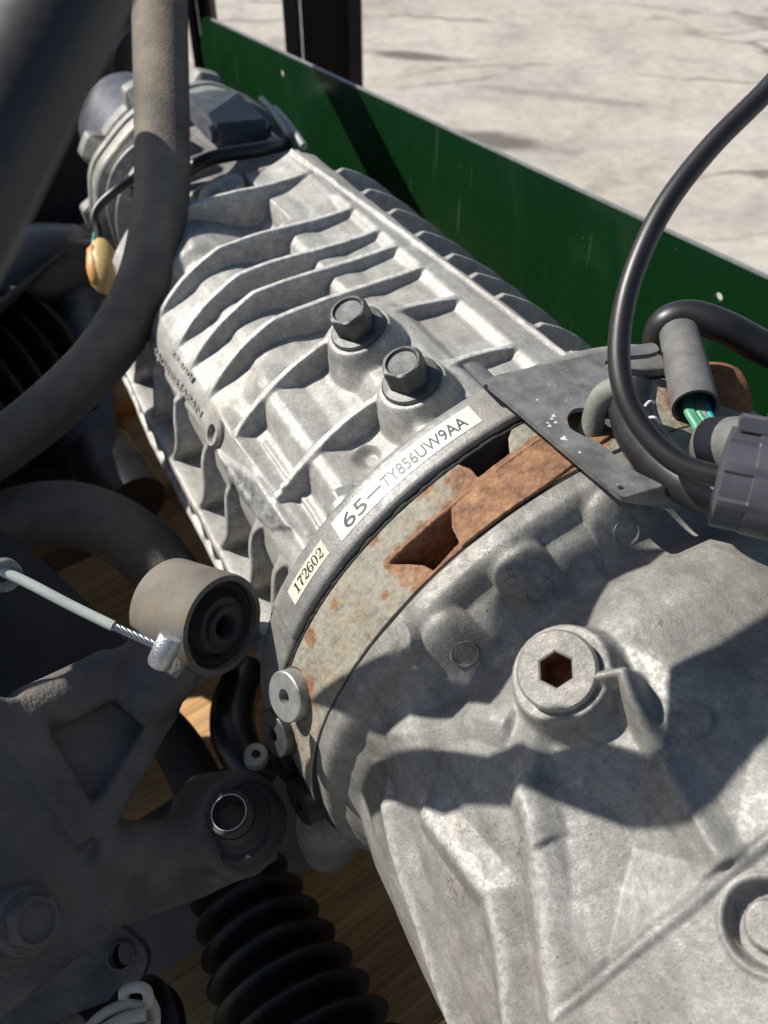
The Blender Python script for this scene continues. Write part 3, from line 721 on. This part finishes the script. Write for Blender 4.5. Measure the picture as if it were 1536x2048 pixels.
# --- tail housing
ta = np.linspace(.40, .80, 300); TTV = np.concatenate([np.linspace(-30, 140, 300), np.linspace(140, 330, 60)[1:-1]])
TA, TH = np.meshgrid(ta, TTV, indexing='ij')
base = gsm([(.40, .118), (.44, .117), (.50, .113), (.58, .108), (.66, .106), (.70, .10), (.76, .085), (.80, .06)], TA, .006)
base = base+.008*np.cos(np.radians(TH-40)*4)*sst(TA, .43, .5)*(1-sst(TA, .66, .72))-.006*sst(TH, 100, 130)
for p in (.455, .505, .56, .60): base = base+.012*(1-sst(np.abs(TA-p), .0015, .0055))*(1-sst(TH, 74, 82))
fl = .1215+.004*np.maximum(np.cos(np.radians(TH-30)*5), 0)**2
base = np.where((TA > .668) & (TA < .70), np.minimum(base, .088), base)
base = np.where(np.abs(TA-.648) < .0185, np.maximum(base, fl*(1-.02*sst(np.abs(TA-.648), .014, .0185))), base)
base = base-.020*(1-sst(np.abs(TA-.650), .0016, .0034))
rim = .107+.015*sst(np.cos(np.radians(TH-32)*9), -.1, .75)
base = np.where((TA > .70) & (TA < .718), np.maximum(base, rim), base)
base[-1] = .02; base[0] = .09
hfield('tail_housing', ta, TTV, base, M['alu_tail'], TR)
bm = bmesh.new(); o = G(.74, 60, .045)
lathe(bm, [(0, .056), (.03, .058), (.032, .064), (.075, .064), (.078, .060), (.13, .060), (.14, .05), (.14, .03)], GO+GA*.715+GZ*.020+GE*.022, GA, 56); obj('output_tube', bm, M['bluegrey'], TR, 35)
# fittings on the top of the tail
bm = bmesh.new(); boxm(bm, G(.565, 96, .122), GA*.045, radial(96)*.012, radial(6)*.030); bmesh.ops.bevel(bm, geom=bm.edges[:], offset=.006, segments=2, affect='EDGES'); obj('shift_cover', bm, M['bluegrey'], TR, 40)
bm = bmesh.new(); tube(bm, [G(.50, 55, .128), G(.485, 75, .128), G(.478, 95, .126), G(.50, 112, .124)], .0065, 12); obj('breather_hose', bm, M['black_tube'], TR, 50)
bm = bmesh.new(); lathe(bm, [(0, .022), (.012, .022), (.016, .018), (.018, .008)], G(.435, 70, .114), (radial(70)+GA*.2), 32); obj('detent_cap', bm, M['alu_tail'], TR, 40)
bm = bmesh.new(); lathe(bm, [(0, .012), (.010, .012), (.011, .006), (.02, .005)], G(.56, 42, .11), radial(42), 24); obj('sensor', bm, M['plastic_black'], TR, 40)
for k, (p, q) in enumerate((((.50, 112), (.60, 118)), ((.475, 114), (.58, 121)))):
    bm = bmesh.new(); tube(bm, [G(p[0], p[1], .132), G((p[0]+q[0])/2, p[1]+2, .136), G(q[0], q[1], .134)], .0035, 10); obj('steel_line', bm, M['zinc_light'], TR, 50)

# ------------------------------------------------------------------ thin cable, sleeve and connector
WH = thing('wiring_harness', 'grey plug and black cables over the right end of the bracket', 'wiring', PX(1480, 950, .36))
bm = bmesh.new(); tube(bm, [PX(1640, 60, .40), PX(1536, 178, .40), PX(1420, 295, .40), PX(1325, 420, .398), PX(1262, 560, .396), PX(1238, 690, .394), PX(1250, 790, .39), PX(1295, 870, .385), PX(1365, 930, .378), PX(1470, 962, .37)], .0049, 20, 10); obj('cable', bm, M['black_tube'], WH, 60)
bm = bmesh.new(); tube(bm, [PX(1270, 768, .438), PX(1264, 815, .436), PX(1282, 872, .431), PX(1328, 930, .422), PX(1388, 974, .410), PX(1460, 1004, .395)], [.0108, .0114, .0114, .0110, .0102, .0095], 24, 10); HS = obj('shrink_tube', bm, mat_gen('black shrink tube', (.014, .014, .015), (.03, .03, .031), 60, .38, 0, 500, .1, .0003, ((.10, .10, .10), .63, .5)), WH, 60)
bm = bmesh.new(); tube(bm, [PX(1720, 760, .50), PX(1620, 735, .50), PX(1536, 700, .50), PX(1450, 655, .50), PX(1380, 633, .505), PX(1330, 648, .51), PX(1318, 690, .52), PX(1345, 712, .525)], [.0093]*8, 20, 8); obj('loop_cable', bm, M['black_tube'], WH, 60)
bm = bmesh.new(); ax0, ax1 = PX(1358, 668, .495), PX(1391, 815, .455); d = (ax1-ax0)
lathe(bm, [(0, .0105), (d.length*.5, .0114), (d.length, .0117), (d.length, .0102), (d.length-.03, .0098), (.004, .0001)], ax0, d, 32); obj('sleeve', bm, M['grey_sleeve'], WH, 50)
for i, (m, dx, x1, y1) in enumerate((('wire_green', -10, 1420, 905), ('wire_green', 4, 1434, 900), ('wire_grey', 12, 1445, 895), ('wire_teal', 22, 1446, 890), ('wire_green', -16, 1408, 925))):
    bm = bmesh.new(); s0 = PX(1385+dx, 790, .465)
    tube(bm, [s0, PX(1393+dx, 825, .455), PX((1400+dx+x1)/2, 860, .448), PX(x1, y1, .432)], .0023, 10, 8); obj('wire', bm, M[m], WH, 60)
for (x0, y0, x1, y1, d_) in ((1290, 812, 1308, 806, .4195), (1296, 836, 1322, 846, .4175)):
    bm = bmesh.new(); tube(bm, [PX(x0, y0, d_), PX((x0+x1)/2, (y0+y1)/2-6, d_-.002), PX(x1, y1, d_)], .0007, 6, 5); obj('white_mark', bm, M['white_mark'], HS, 60)
# connector body: round neck and ribbed housing
bm = bmesh.new(); c0, c1 = PX(1405, 890, .430), PX(1560, 905, .40); d = c1-c0
lathe(bm, [(-.002, .004), (0, .011), (.003, .0135), (d.length*.5, .015), (d.length, .0155)], c0, d, 32); obj('plug_neck', bm, M['grey_sleeve'], WH, 40)
bm = bmesh.new(); c = PX(1560, 978, .352); ux = camdir(.93, -.22, -.29); uy = camdir(.12, .95, -.26); uz = ux.cross(uy)
def ribr(ph): return .0195+.0012*(1 if (ph*9/PI) % 2 < .5 else 0)
lathe(bm, [(-.0235, .001), (-.0235, .014), (-.0225, ribr), (-.012, ribr), (-.0115, .0205), (.006, .0210), (.0062, .0188), (.04, .0188)], c, ux, 144); CN = obj('connector', bm, M['conn'], WH, 30)
bm = bmesh.new(); boxm(bm, c+uy*.0225+uz*-.003, ux*.020, uy*.003, uz*.008); boxm(bm, c+uy*.0265+uz*-.003, ux*.010, uy*.002, uz*.006); bmesh.ops.bevel(bm, geom=bm.edges[:], offset=.0008, segments=2, affect='EDGES'); obj('latch', bm, M['conn'], CN, 40)

# ------------------------------------------------------------------ green sheet panel and posts behind
hp = math.radians(28+9); pn = Vector((-math.cos(hp), -math.sin(hp), 0)); pd = Vector((-math.sin(hp), math.cos(hp), 0)); P0 = GO-GE*.24+GA*.1
def pp_(x, y): return on_plane(x, y, P0, pn)
tl, tr = pp_(402, 32), pp_(1536, 560); tr2 = tr+(tr-tl)*.35
bl = Vector((tl.x, tl.y, .045)); br = Vector((tr2.x, tr2.y, .045))
lo_ = tl+Vector((0, 0, -.035))+pd*.012
hc = pp_(1437, 594); hole = [hc+pd*.0036*math.cos(u)+GZ*.0036*math.sin(u) for u in np.linspace(0, 2*PI, 20, endpoint=False)]
h2 = pp_(563, 147); hole2 = [h2+pd*.0045*math.cos(u)+GZ*.0045*math.sin(u) for u in np.linspace(0, 2*PI, 16, endpoint=False)]
bm = bmesh.new(); plate(bm, [[bl, br, tr2, tl-pd*.012+Vector((0, 0, .002)), tl+Vector((0, 0, -.004)), lo_], hole, hole2], -pn*.003)
GP = obj('sheet_panel', bm, M['green'], None, 30); tag(GP, 'dark green painted sheet metal panel standing behind the transmission', 'panel')
bm = bmesh.new(); e = (tr2-tl).normalized(); boxm(bm, (tl+tr2)/2+e*.006-pn*.0015+GZ*.0012, e*((tr2-tl).length/2-.02), pn*.0017, GZ*.0009); obj('cut_edge', bm, M['zinc_light'], GP, 30)
def post(name, px0, px1, y, depth, mat, label):
    a, b = PX(px0, y, depth), PX(px1, y, depth); c = (a+b)/2; wdt = (b-a).length/2
    t = thing(name, label, 'post', (c.x, c.y, 0))
    ux, uy = CX*wdt, Vector((0, 1, 0))*.03
    bm = bmesh.new(); boxm(bm, Vector((c.x, c.y+.03, .25)), ux*.62, Vector((0, .003, 0)), GZ*.25); obj('web', bm, mat, t, 30)
    for s in (-1, 1):
        bm = bmesh.new(); boxm(bm, Vector((c.x+s*wdt*.82, c.y, .25)), CX*wdt*.18, uy, GZ*.25); bmesh.ops.bevel(bm, geom=bm.edges[:], offset=.003, segments=2, affect='EDGES'); obj('flange', bm, mat, t, 40)
    bm = bmesh.new(); boxm(bm, Vector((c.x, c.y, .006)), CX*wdt*1.25, Vector((0, .06, 0)), GZ*.006); obj('foot_plate', bm, mat, t, 30)
post('steel_post', 572, 724, 60, 1.42, M['post'], 'black steel channel post standing right behind the green panel')
post('steel_post', 385, 432, 60, 1.45, M['post_rust'], 'rusty brown post at the left end of the green panel')

# ------------------------------------------------------------------ bars at the upper left
BARP = [(300, -400, .90), (310, -150, .86), (318, 0, .82), (322, 130, .785), (324, 260, .755), (322, 400, .725), (292, 560, .705), (222, 690, .69), (120, 800, .67), (0, 895, .65), (-140, 985, .63)]
bm = bmesh.new(); tube(bm, [PX(*p) for p in BARP], [.028, .0265, .0252, .024, .023, .0222, .0217, .0212, .0206, .020, .0195], 28, 10)
tag(obj('bent_bar', bm, M['tube_dust'], None, 60), 'dusty dark bent bar curving in front of the transmission tail', 'bar')
SF = thing('subframe', 'thick dark bar crossing the top left corner, with added unseen shade parts', 'subframe', PX(130, 0, .23))  # tube is in view; the other parts are added to cast shade
bm = bmesh.new(); tube(bm, [PX(230, -260, .20), PX(200, -150, .196), PX(130, 0, .190), PX(20, 210, .178), PX(-90, 420, .168), PX(-190, 600, .16)], .0122, 28, 8)
obj('tube', bm, M['bar_dark'], SF, 60)
s1 = SUN_DIR.cross(GZ).normalized(); s2 = SUN_DIR.cross(s1)
def sunplate(name, uv, back, n=8, th=.004):
    bm = bmesh.new(); L = [s1*u+s2*v+SUN_DIR*back for u, v in uv]
    prism(bm, roundloop(L, .012, n), SUN_DIR*-th); return obj(name, bm, M['dark_plate'], SF, 40)
bm = bmesh.new(); tube(bm, [PX(*p)-SUN_DIR*.27 for p in [(321, 345, .735)]+BARP[5:]], [.024, .0238, .0232, .0228, .0222, .0216, .021], 20, 6); obj('shade_tube', bm, M['tube_dust'], SF, 60)  # added unseen tube, set sunward of the bent bar to shade it

q = [G(*on_r(x, y, .168), .168)-SUN_DIR*.32 for x, y in ((690, 1462), (798, 1497), (825, 1437), (918, 1448), (934, 1405), (1005, 1432), (1040, 1330), (1200, 1280), (1198, 1190), (1205, 1150), (1243, 1132), (1293, 1125), (1325, 1088), (1298, 1075), (1215, 1082), (1145, 1120), (1093, 1170), (1017, 1200), (975, 1268), (915, 1350), (855, 1352), (776, 1390), (705, 1440))]
q2 = [G(*on_r(x, y, .179), .179)-SUN_DIR*.33 for x, y in ((690, 1560), (715, 1505), (836, 1480), (972, 1510), (1037, 1488), (1090, 1510), (1200, 1480), (1300, 1515), (1330, 1500), (1352, 1350), (1536, 1240), (1640, 1180), (1640, 1400), (1536, 1478), (1408, 1664), (1244, 1639), (1081, 1597), (1027, 1618), (929, 1612), (901, 1640), (782, 1603), (725, 1625))]
for q in (q, q2):
    c_ = sum(q, Vector())/len(q)
    bm = bmesh.new(); prism(bm, [p-SUN_DIR*(p-c_).dot(SUN_DIR) for p in q], SUN_DIR*-.004); obj('shade_sheet', bm, M['dark_plate'], SF, 40)  # added unseen sheets, cut to cast the bell housing shadows

# ------------------------------------------------------------------ control arm, lower left
Q1, Q2, Q3 = PX(390, 1330, .535), PX(40, 1810, .435), PX(520, 1700, .535)
an = (Q2-Q1).cross(Q3-Q1).normalized()
if an.dot(CF) > 0: an = -an
def ap(L, lift=0): return [on_plane(x, y, Q1, an)+an*lift for x, y in L]
CA = thing('control_arm', 'dusty black cast control arm with rubber bushing, lying beside the transmission', 'control arm', PX(200, 1600, .5))
bm = bmesh.new()
prism(bm, ap([(262, 1290), (392, 1345), (345, 1455), (205, 1680), (140, 1720), (-120, 1760), (-120, 1330), (0, 1392), (62, 1408)], -.011), an*-.02)
prism(bm, ap([(262, 1285), (395, 1340), (352, 1452), (318, 1442), (262, 1385), (140, 1448), (62, 1420), (62, 1402)]), an*-.03)
prism(bm, ap([(360, 1430), (318, 1415), (168, 1650), (215, 1690)]), an*-.03)
prism(bm, ap([(-120, 1330), (0, 1390), (62, 1402), (110, 1470), (215, 1650), (160, 1700), (60, 1560), (-20, 1450), (-120, 1400)]), an*-.03)
prism(bm, ap([(150, 1620), (215, 1640), (260, 1700), (400, 1640), (560, 1660), (575, 1720), (430, 1795), (250, 1860), (120, 1960), (0, 2060), (-160, 2200), (-160, 1500), (-20, 1470)], -.006), an*-.028)
lc = ap([(482, 1648)])[0]
lathe(bm, [(-.034, .031), (.004, .031)], lc, an, 40)
lathe(bm, [(-.03, .018), (.012, .016)], ap([(36, 1838)])[0], an, 24)
bax = camdir(.79, -.17, -.59); bc = PX(395, 1233, .528)
nk = ap([(300, 1385)], -.012)[0]; dv_ = (nk-bc).normalized()
for k_ in (-.013, 0, .011): tube(bm, [bc+bax*k_+dv_*.022, bc+bax*k_+dv_*.034, nk+bax*k_*.6+dv_*.01], [.0125, .0165, .0165], 18, 5)
tube(bm, ap([(250, 1330), (150, 1385), (60, 1428)], -.012), [.013, .014, .014], 16, 5)
tube(bm, ap([(200, 1690), (300, 1705), (420, 1690)], -.014), [.016, .017, .018], 16, 5)
cast('body', bm, .0021, 14, M['iron_dust'], CA)
bax = camdir(.79, -.17, -.59); bc = PX(395, 1233, .528)
bm = bmesh.new(); lathe(bm, [(-.0265, .0255), (-.0262, .0285), (-.024, .0300), (.019, .0302), (.0222, .0295), (.0222, .0262), (.016, .0258), (-.02, .0258)], bc, bax, 64, closed=True)
BS = obj('bushing_sleeve', bm, M['steel_dust'], CA, 40)
bm = bmesh.new(); lathe(bm, [(-.02, .0257), (.018, .0257), (.0195, .0235), (.0165, .0215), (.0140, .0195), (.0175, .0170), (.0215, .0162), (.0215, .0118), (-.02, .0118)], bc, bax, 56, closed=True); obj('rubber', bm, M['rubber_matt'], BS, 50)
bm = bmesh.new(); lathe(bm, [(-.022, .0117), (.0235, .0117), (.0245, .0108), (.0245, .0078), (.0235, .0070), (-.022, .0070)], bc, bax, 40, closed=True); obj('inner_tube', bm, M['rubber_matt'], BS, 40)
jo = lc+an*.002; jx = (PX(408, 1584, .468)-jo).normalized(); bm = bmesh.new()
lathe(bm, [(-.002, .026), (.002, .0255), (.0035, .0235), (.006, .0225), (.0075, .0235), (.0095, .0225), (.0105, .019), (.013, .0185), (.015, .0155), (.019, .015), (.021, .0135), (.020, .0098), (.002, .0096), (.002, .001)], jo, jx, 48); obj('rubber_boot', bm, M['rubber_matt'], CA, 40)
bm = bmesh.new(); lathe(bm, [(.015, .0128), (.027, .0128), (.0282, .0122), (.0282, .0104), (.010, .0100), (.010, .0128)], jo, jx, 44, closed=True); JS = obj('joint_sleeve', bm, M['dark_plate'], CA, 40)
bm = bmesh.new(); lathe(bm, [(.0278, .0105), (.0286, .0102), (.0286, .0098), (.012, .0094), (.012, .0099)], jo, jx, 44, closed=True); obj('bright_liner', bm, M['chrome'], JS, 50)
hexbolt(ap([(36, 1838)], .011)[0], an, .0125, M['iron_dust'], CA, h=.011, flange=1.25, rot=.2)

bk = PX(480, 1600, .50).dot(SUN_DIR)-.30
sp_ = [(.125, -.115), (.130, -.148), (.145, -.165), (.175, -.172), (.20, -.177), (.222, -.178), (.33, -.175), (.45, 0), (.45, .42), (-.36, .42), (-.35, .13), (-.22, .10), (-.08, .045), (0, -.012), (.05, -.04), (.10, -.085)]
def suv(u, v): return s1*u+s2*v+SUN_DIR*bk
spots = [(ap([(118, 1428)], .002)[0], .015, .0050), (ap([(512, 1632)], .004)[0], .011, .0065), (on_z(632, 1772, .10), .020, .015), (on_z(410, 1440, .10), .018, .024), (on_z(400, 1840, .0), .012, .010), (PX(90, 1040, .65), .016, .006), (PX(255, 1042, .665), .009, .004)]
bm = bmesh.new(); plate(bm, [roundloop([suv(u, v) for u, v in sp_], .010, 4)]+[[suv(P_.dot(s1)+ru*math.cos(t)*(1+.3*math.sin(3*t)), P_.dot(s2)+rv*math.sin(t)) for t in np.linspace(0, 2*PI, 16, endpoint=False)] for P_, ru, rv in spots], SUN_DIR*-.004); obj('shade_plate', bm, M['dark_plate'], SF, 40)  # unseen plate added to shade arm and left side; holes leave sun spots

# second arm half hidden beneath
bm = bmesh.new(); n2 = camdir(.1, .35, -.93); f0 = PX(240, 1905, .57)
def fp(L): return [on_plane(x, y, f0, n2) for x, y in L]
plate(bm, [roundloop(fp([(298, 1905), (285, 1960), (225, 2000), (60, 2060), (-80, 2040), (-60, 1900), (100, 1860), (240, 1845)]), .012, 5), fp([(242+17*math.cos(u), 1912+26*math.sin(u)) for u in np.linspace(0, 2*PI, 22, endpoint=False)])], n2*-.02)
LA = obj('lower_arm', bm, M['iron_dust'], None, 40); tag(LA, 'black arm end with a round hole, under the control arm', 'arm')
bm = bmesh.new(); lathe(bm, [(-.002, .0088), (.0025, .0088), (.003, .0082), (.003, .0074), (-.002, .0074)], fp([(242, 1912)])[0], n2, 30, closed=True); obj('hole_rim', bm, M['iron_dust'], LA, 40)

# ------------------------------------------------------------------ seal cable with crimped ferrule
SC = thing('seal_cable', 'pale coated wire rope with crimped silver ferrule, hanging over the control arm', 'cable', PX(200, 1240, .464))
w0, w1, w2 = PX(-20, 1130, .462), PX(226, 1252, .462), PX(332, 1300, .460)
bm = bmesh.new(); tube(bm, [w0, PX(60, 1168, .462), PX(140, 1210, .462), w1], .0028, 16, 6); obj('coating', bm, M['coat'], SC, 60)
dv = (w2-w1); L_ = dv.length; u, v = frame(dv)
for k in range(6):
    bm = bmesh.new(); P = [w1+dv*(s/30)-dv*.05+(u*math.cos(k*PI/3+s*.32)+v*math.sin(k*PI/3+s*.32))*.0014 for s in range(32)]
    tube(bm, P, .00083, 7, 1); obj('strand', bm, M['steel_wire'], SC, 60)
f1, f2 = PX(343, 1272, .456), PX(317, 1330, .460); fx = f2-f1
bm = bmesh.new(); lathe(bm, [(0, .0004), (0, lambda p: .0053+.0005*math.sin(3*p)), (.0012, lambda p: .0061+.0003*math.sin(2*p)), (fx.length*.45, lambda p: .0063+.0003*math.sin(2*p+1)), (fx.length*.9, .0064), (fx.length, .0057), (fx.length, .001)], f1, fx, 36); obj('ferrule', bm, M['ferrule'], SC, 40)
eo = PX(8, 1150, .464); ea = camdir(.62, -.25, -.74); bm = bmesh.new()
lathe(bm, [(-.0022, .0088), (.0022, .0088), (.0028, .0082), (.0028, .005), (.0015, .0048), (-.0022, .0048)], eo, ea, 36, closed=True); obj('eyelet', bm, M['bracket'], SC, 40)

# ------------------------------------------------------------------ rubber boots, hoses and dark fillers under and beside the gearbox
def bellows(name, p, q, r0, r1, n, label, mat='rubber', amp=.28):
    ax = q-p; L = ax.length; prof = [(-.004, r0*.4), (-.002, r0*.7)]
    for i in range(n):
        rr = r0+(r1-r0)*i/max(n-1, 1); h = L*i/n; s = L/n
        prof += [(h, rr*(1-amp)), (h+s*.30, rr*.86), (h+s*.47, rr*.985), (h+s*.53, rr), (h+s*.59, rr*.985), (h+s*.74, rr*.86), (h+s*.96, rr*(1-amp))]
    prof += [(L+.01, r1*.6), (L+.011, r1*.2)]
    bm = bmesh.new(); lathe(bm, prof, p, ax, 48); return tag(obj(name, bm, M[mat], None, 60), label, 'rubber boot')
bellows('rubber_boot', PX(470, 1745, .67), PX(690, 2270, .545), .038, .064, 9, 'black pleated rubber boot on the pallet at the bottom edge', amp=.34)
bellows('rubber_boot', PX(120, 690, .95), PX(-120, 840, .88), .075, .085, 6, 'black pleated rubber boot at the left edge beneath the bent bar')
bellows('rubber_boot', PX(290, 130, 1.30), PX(170, 60, 1.40), .07, .085, 5, 'black pleated boot behind the far end of the transmission')
bellows('rubber_boot', PX(330, 2040, .60), PX(180, 2090, .56), .030, .035, 3, 'black boot end behind the cream clip at the bottom')
bm = bmesh.new(); tube(bm, [PX(-120, 1150, .66), PX(-10, 1065, .67), PX(90, 1030, .68), PX(190, 1040, .69), PX(290, 1100, .70), PX(370, 1210, .70), PX(420, 1350, .70)], .0255, 28, 8)
tag(obj('curved_arm', bm, M['iron_dust'], None, 60), 'dusty black curved arm arching behind the bushing', 'arm')
bm = bmesh.new(); sp0 = PX(100, 1250, .60); sn = camdir(.35, .5, -.8)
prism(bm, roundloop([on_plane(x, y, sp0, sn) for x, y in ((-150, 1000), (10, 1062), (120, 1150), (300, 1330), (220, 1450), (60, 1480), (-150, 1500))], .01), sn*-.02)
bmesh.ops.bevel(bm, geom=[e for e in bm.edges if len(e.link_faces) == 2 and e.calc_face_angle(0) > .6], offset=.002, segments=2, affect='EDGES')
tag(obj('steel_plate', bm, M['dark_plate'], None, 40), 'dark grimy steel plate behind the seal cable', 'plate')
bm = bmesh.new(); tube(bm, [PX(300, 1430, .72), PX(360, 1500, .72), PX(420, 1620, .70), PX(470, 1720, .68)], [.018, .019, .021, .02], 20, 6)
tag(obj('link_rod', bm, M['rubber_matt'], None, 60), 'dark rod running down behind the control arm', 'rod')
bm = bmesh.new(); tube(bm, [PX(500, 1330, .74), PX(470, 1400, .72), PX(468, 1470, .70), PX(500, 1530, .69), PX(545, 1560, .69)], [.016, .018, .018, .016, .012], 20, 6)
tag(obj('hose', bm, M['plastic_black'], None, 60), 'black bent hose between the bushing and the rusty plate', 'hose')
bm = bmesh.new(); lathe(bm, [(-.006, .009), (.003, .009), (.004, .008), (.004, .0035), (-.004, .0035)], PX(512, 1512, .665), camdir(.1, .6, -.8), 28); tag(obj('grommet', bm, M['zinc_light'], None, 40), 'small pale ring beside the black bent hose', 'ring')
bm = bmesh.new(); tube(bm, [PX(-160, 640, .95), PX(-40, 590, .95), PX(60, 555, .96), PX(140, 545, .98), PX(190, 560, 1.0)], [.05, .055, .055, .05, .04], 24, 6)
tag(obj('air_duct', bm, M['plastic_black'], None, 60), 'glossy black plastic duct at the left edge', 'duct')
bm = bmesh.new(); tube(bm, [PX(140, 480, 1.0), PX(150, 560, .98), PX(165, 640, .95), PX(185, 700, .92)], [.026, .026, .024, .02], 20, 6)
tag(obj('solenoid', bm, M['bluegrey'], None, 60), 'blue grey rounded housing beside the yellow plug', 'housing')
bm = bmesh.new(); tube(bm, [PX(200, 900, .84), PX(230, 960, .82), PX(270, 1010, .80)], [.03, .035, .03], 20, 6)
tag(obj('rubber_mount', bm, M['rubber'], None, 60), 'black rubber mount beside the lower ribs of the case', 'mount')
bm = bmesh.new(); L = [on_z(x, y, .135) for x, y in ((-420, 330), (130, 470), (215, 700), (235, 860), (150, 930), (-420, 1000))]
prism(bm, roundloop(L, .03, 5), GZ*-.02); tag(obj('dark_filler', bm, M['plastic_black'], None, 40), 'black plastic tray added to darken the ground under the boots at the left edge', 'filler')  # added only to keep the ground at the left dark
c = on_z(-90, 560, .0); bm = bmesh.new(); bx_ = Vector((math.cos(.55), math.sin(.55), 0)); by_ = Vector((-bx_.y, bx_.x, 0))
cc = PX(-40, 330, 1.45); boxm(bm, Vector((cc.x-.12, cc.y, .26)), bx_*.30, by_*.12, GZ*.26); bmesh.ops.bevel(bm, geom=bm.edges[:], offset=.03, segments=3, affect='EDGES')
tag(obj('dark_backdrop', bm, M['rubber_matt'], None, 40), 'dark crate added to black out the ground behind the far left parts', 'backdrop')  # made-up box, put in for darkness left of the tail
# yellow plug on its thin lead
YP = thing('yellow_plug', 'small yellowed plastic plug hanging on a thin black lead', 'plug', PX(205, 535, .80))
bm = bmesh.new(); ya, yb = PX(200, 478, .80), PX(212, 588, .79); d = yb-ya
lathe(bm, [(0, .003), (.003, .0065), (.010, .0105), (d.length*.35, .0135), (d.length*.6, .0140), (d.length*.8, .0118), (d.length*.93, .0075), (d.length, .002)], ya, d, 28); obj('shell', bm, M['yellow'], YP, 50)
bm = bmesh.new(); lathe(bm, [(0, .002), (.004, .0055), (d.length*.4, .0075), (d.length*.65, .0055), (d.length*.72, .001)], ya+camdir(-.6, 0, -.8)*.0085+d*.16, d, 24); obj('insert', bm, mat_gen('orange plug insert', (.5, .22, .06), (.6, .32, .1), 60, .5), YP, 50)
bm = bmesh.new(); tube(bm, [PX(200, 482, .80), PX(196, 455, .80), PX(188, 438, .80), PX(200, 410, .80), PX(240, 375, .80), PX(290, 345, .82)], .0042, 12, 8); obj('lead', bm, M['black_tube'], YP, 60)
bm = bmesh.new(); tube(bm, [PX(186, 520, .795), PX(186, 490, .80), PX(190, 465, .80)], .0016, 8, 6); obj('wire', bm, M['wire_teal'], YP, 60)
# cream clip at the bottom
CC = thing('cream_clip', 'cream plastic clip with a hooked end at the bottom edge', 'clip', PX(250, 2020, .45))
bm = bmesh.new(); n3 = camdir(.25, .45, -.86)
pth = [PX(160, 2075, .45), PX(205, 2030, .452), PX(250, 2010, .455), PX(285, 2012, .457), PX(296, 2000, .457), PX(292, 1980, .457), PX(272, 1974, .457), PX(250, 1982, .457), PX(248, 1998, .457)]
tube(bm, pth, .0028, 12, 8); obj('hook', bm, M['cream'], CC, 60)
bm = bmesh.new(); tube(bm, [PX(200, 2065, .448), PX(245, 2040, .45), PX(292, 2028, .452)], .0034, 12, 6); tube(bm, [PX(292, 2000, .466), PX(304, 2030, .464), PX(300, 2075, .46)], .0045, 12, 6); tube(bm, [PX(150, 2110, .445), PX(230, 2085, .447), PX(310, 2070, .452)], .007, 12, 6); obj('strap', bm, M['cream'], CC, 60)

# ------------------------------------------------------------------ pallet
PL = thing('pallet', 'softwood pallet under the transmission and the loose parts', 'pallet', (0, 0, .06))
def board(p, ang, length, width, zt, th=.022):
    d = Vector((math.cos(ang), math.sin(ang), 0)); s = Vector((-d.y, d.x, 0))
    bm = bmesh.new(); boxm(bm, Vector((0, 0, 0)), Vector((length/2, 0, 0)), Vector((0, width/2, 0)), Vector((0, 0, th/2)))
    bmesh.ops.bevel(bm, geom=bm.edges[:], offset=.002, segments=2, affect='EDGES')
    o = obj('board', bm, M['wood'], PL, 40); o.matrix_parent_inverse = Matrix.Translation(PL.location).inverted()
    o.location = (p.x, p.y, zt-th/2); o.rotation_euler = (0, 0, ang); return o
e0, e1 = on_z(280, 1972, .10), on_z(480, 1832, .10); dd_ = (e1-e0); ang = math.atan2(dd_.y, dd_.x); sd = Vector((math.sin(ang), -math.cos(ang), 0))
ed = dd_.normalized()
for k, (off, wdt) in enumerate(((.075, .15), (-.19, .12), (-.36, .12), (-.53, .12), (-.70, .12), (-.87, .12), (-1.04, .12))):
    board(e0+sd*off+ed*.25, ang, 1.3, wdt, .10)
for k in (-.25, .28, .8): board(e0+ed*k-sd*.45, ang+PI/2, 1.4, .10, .078, .07)
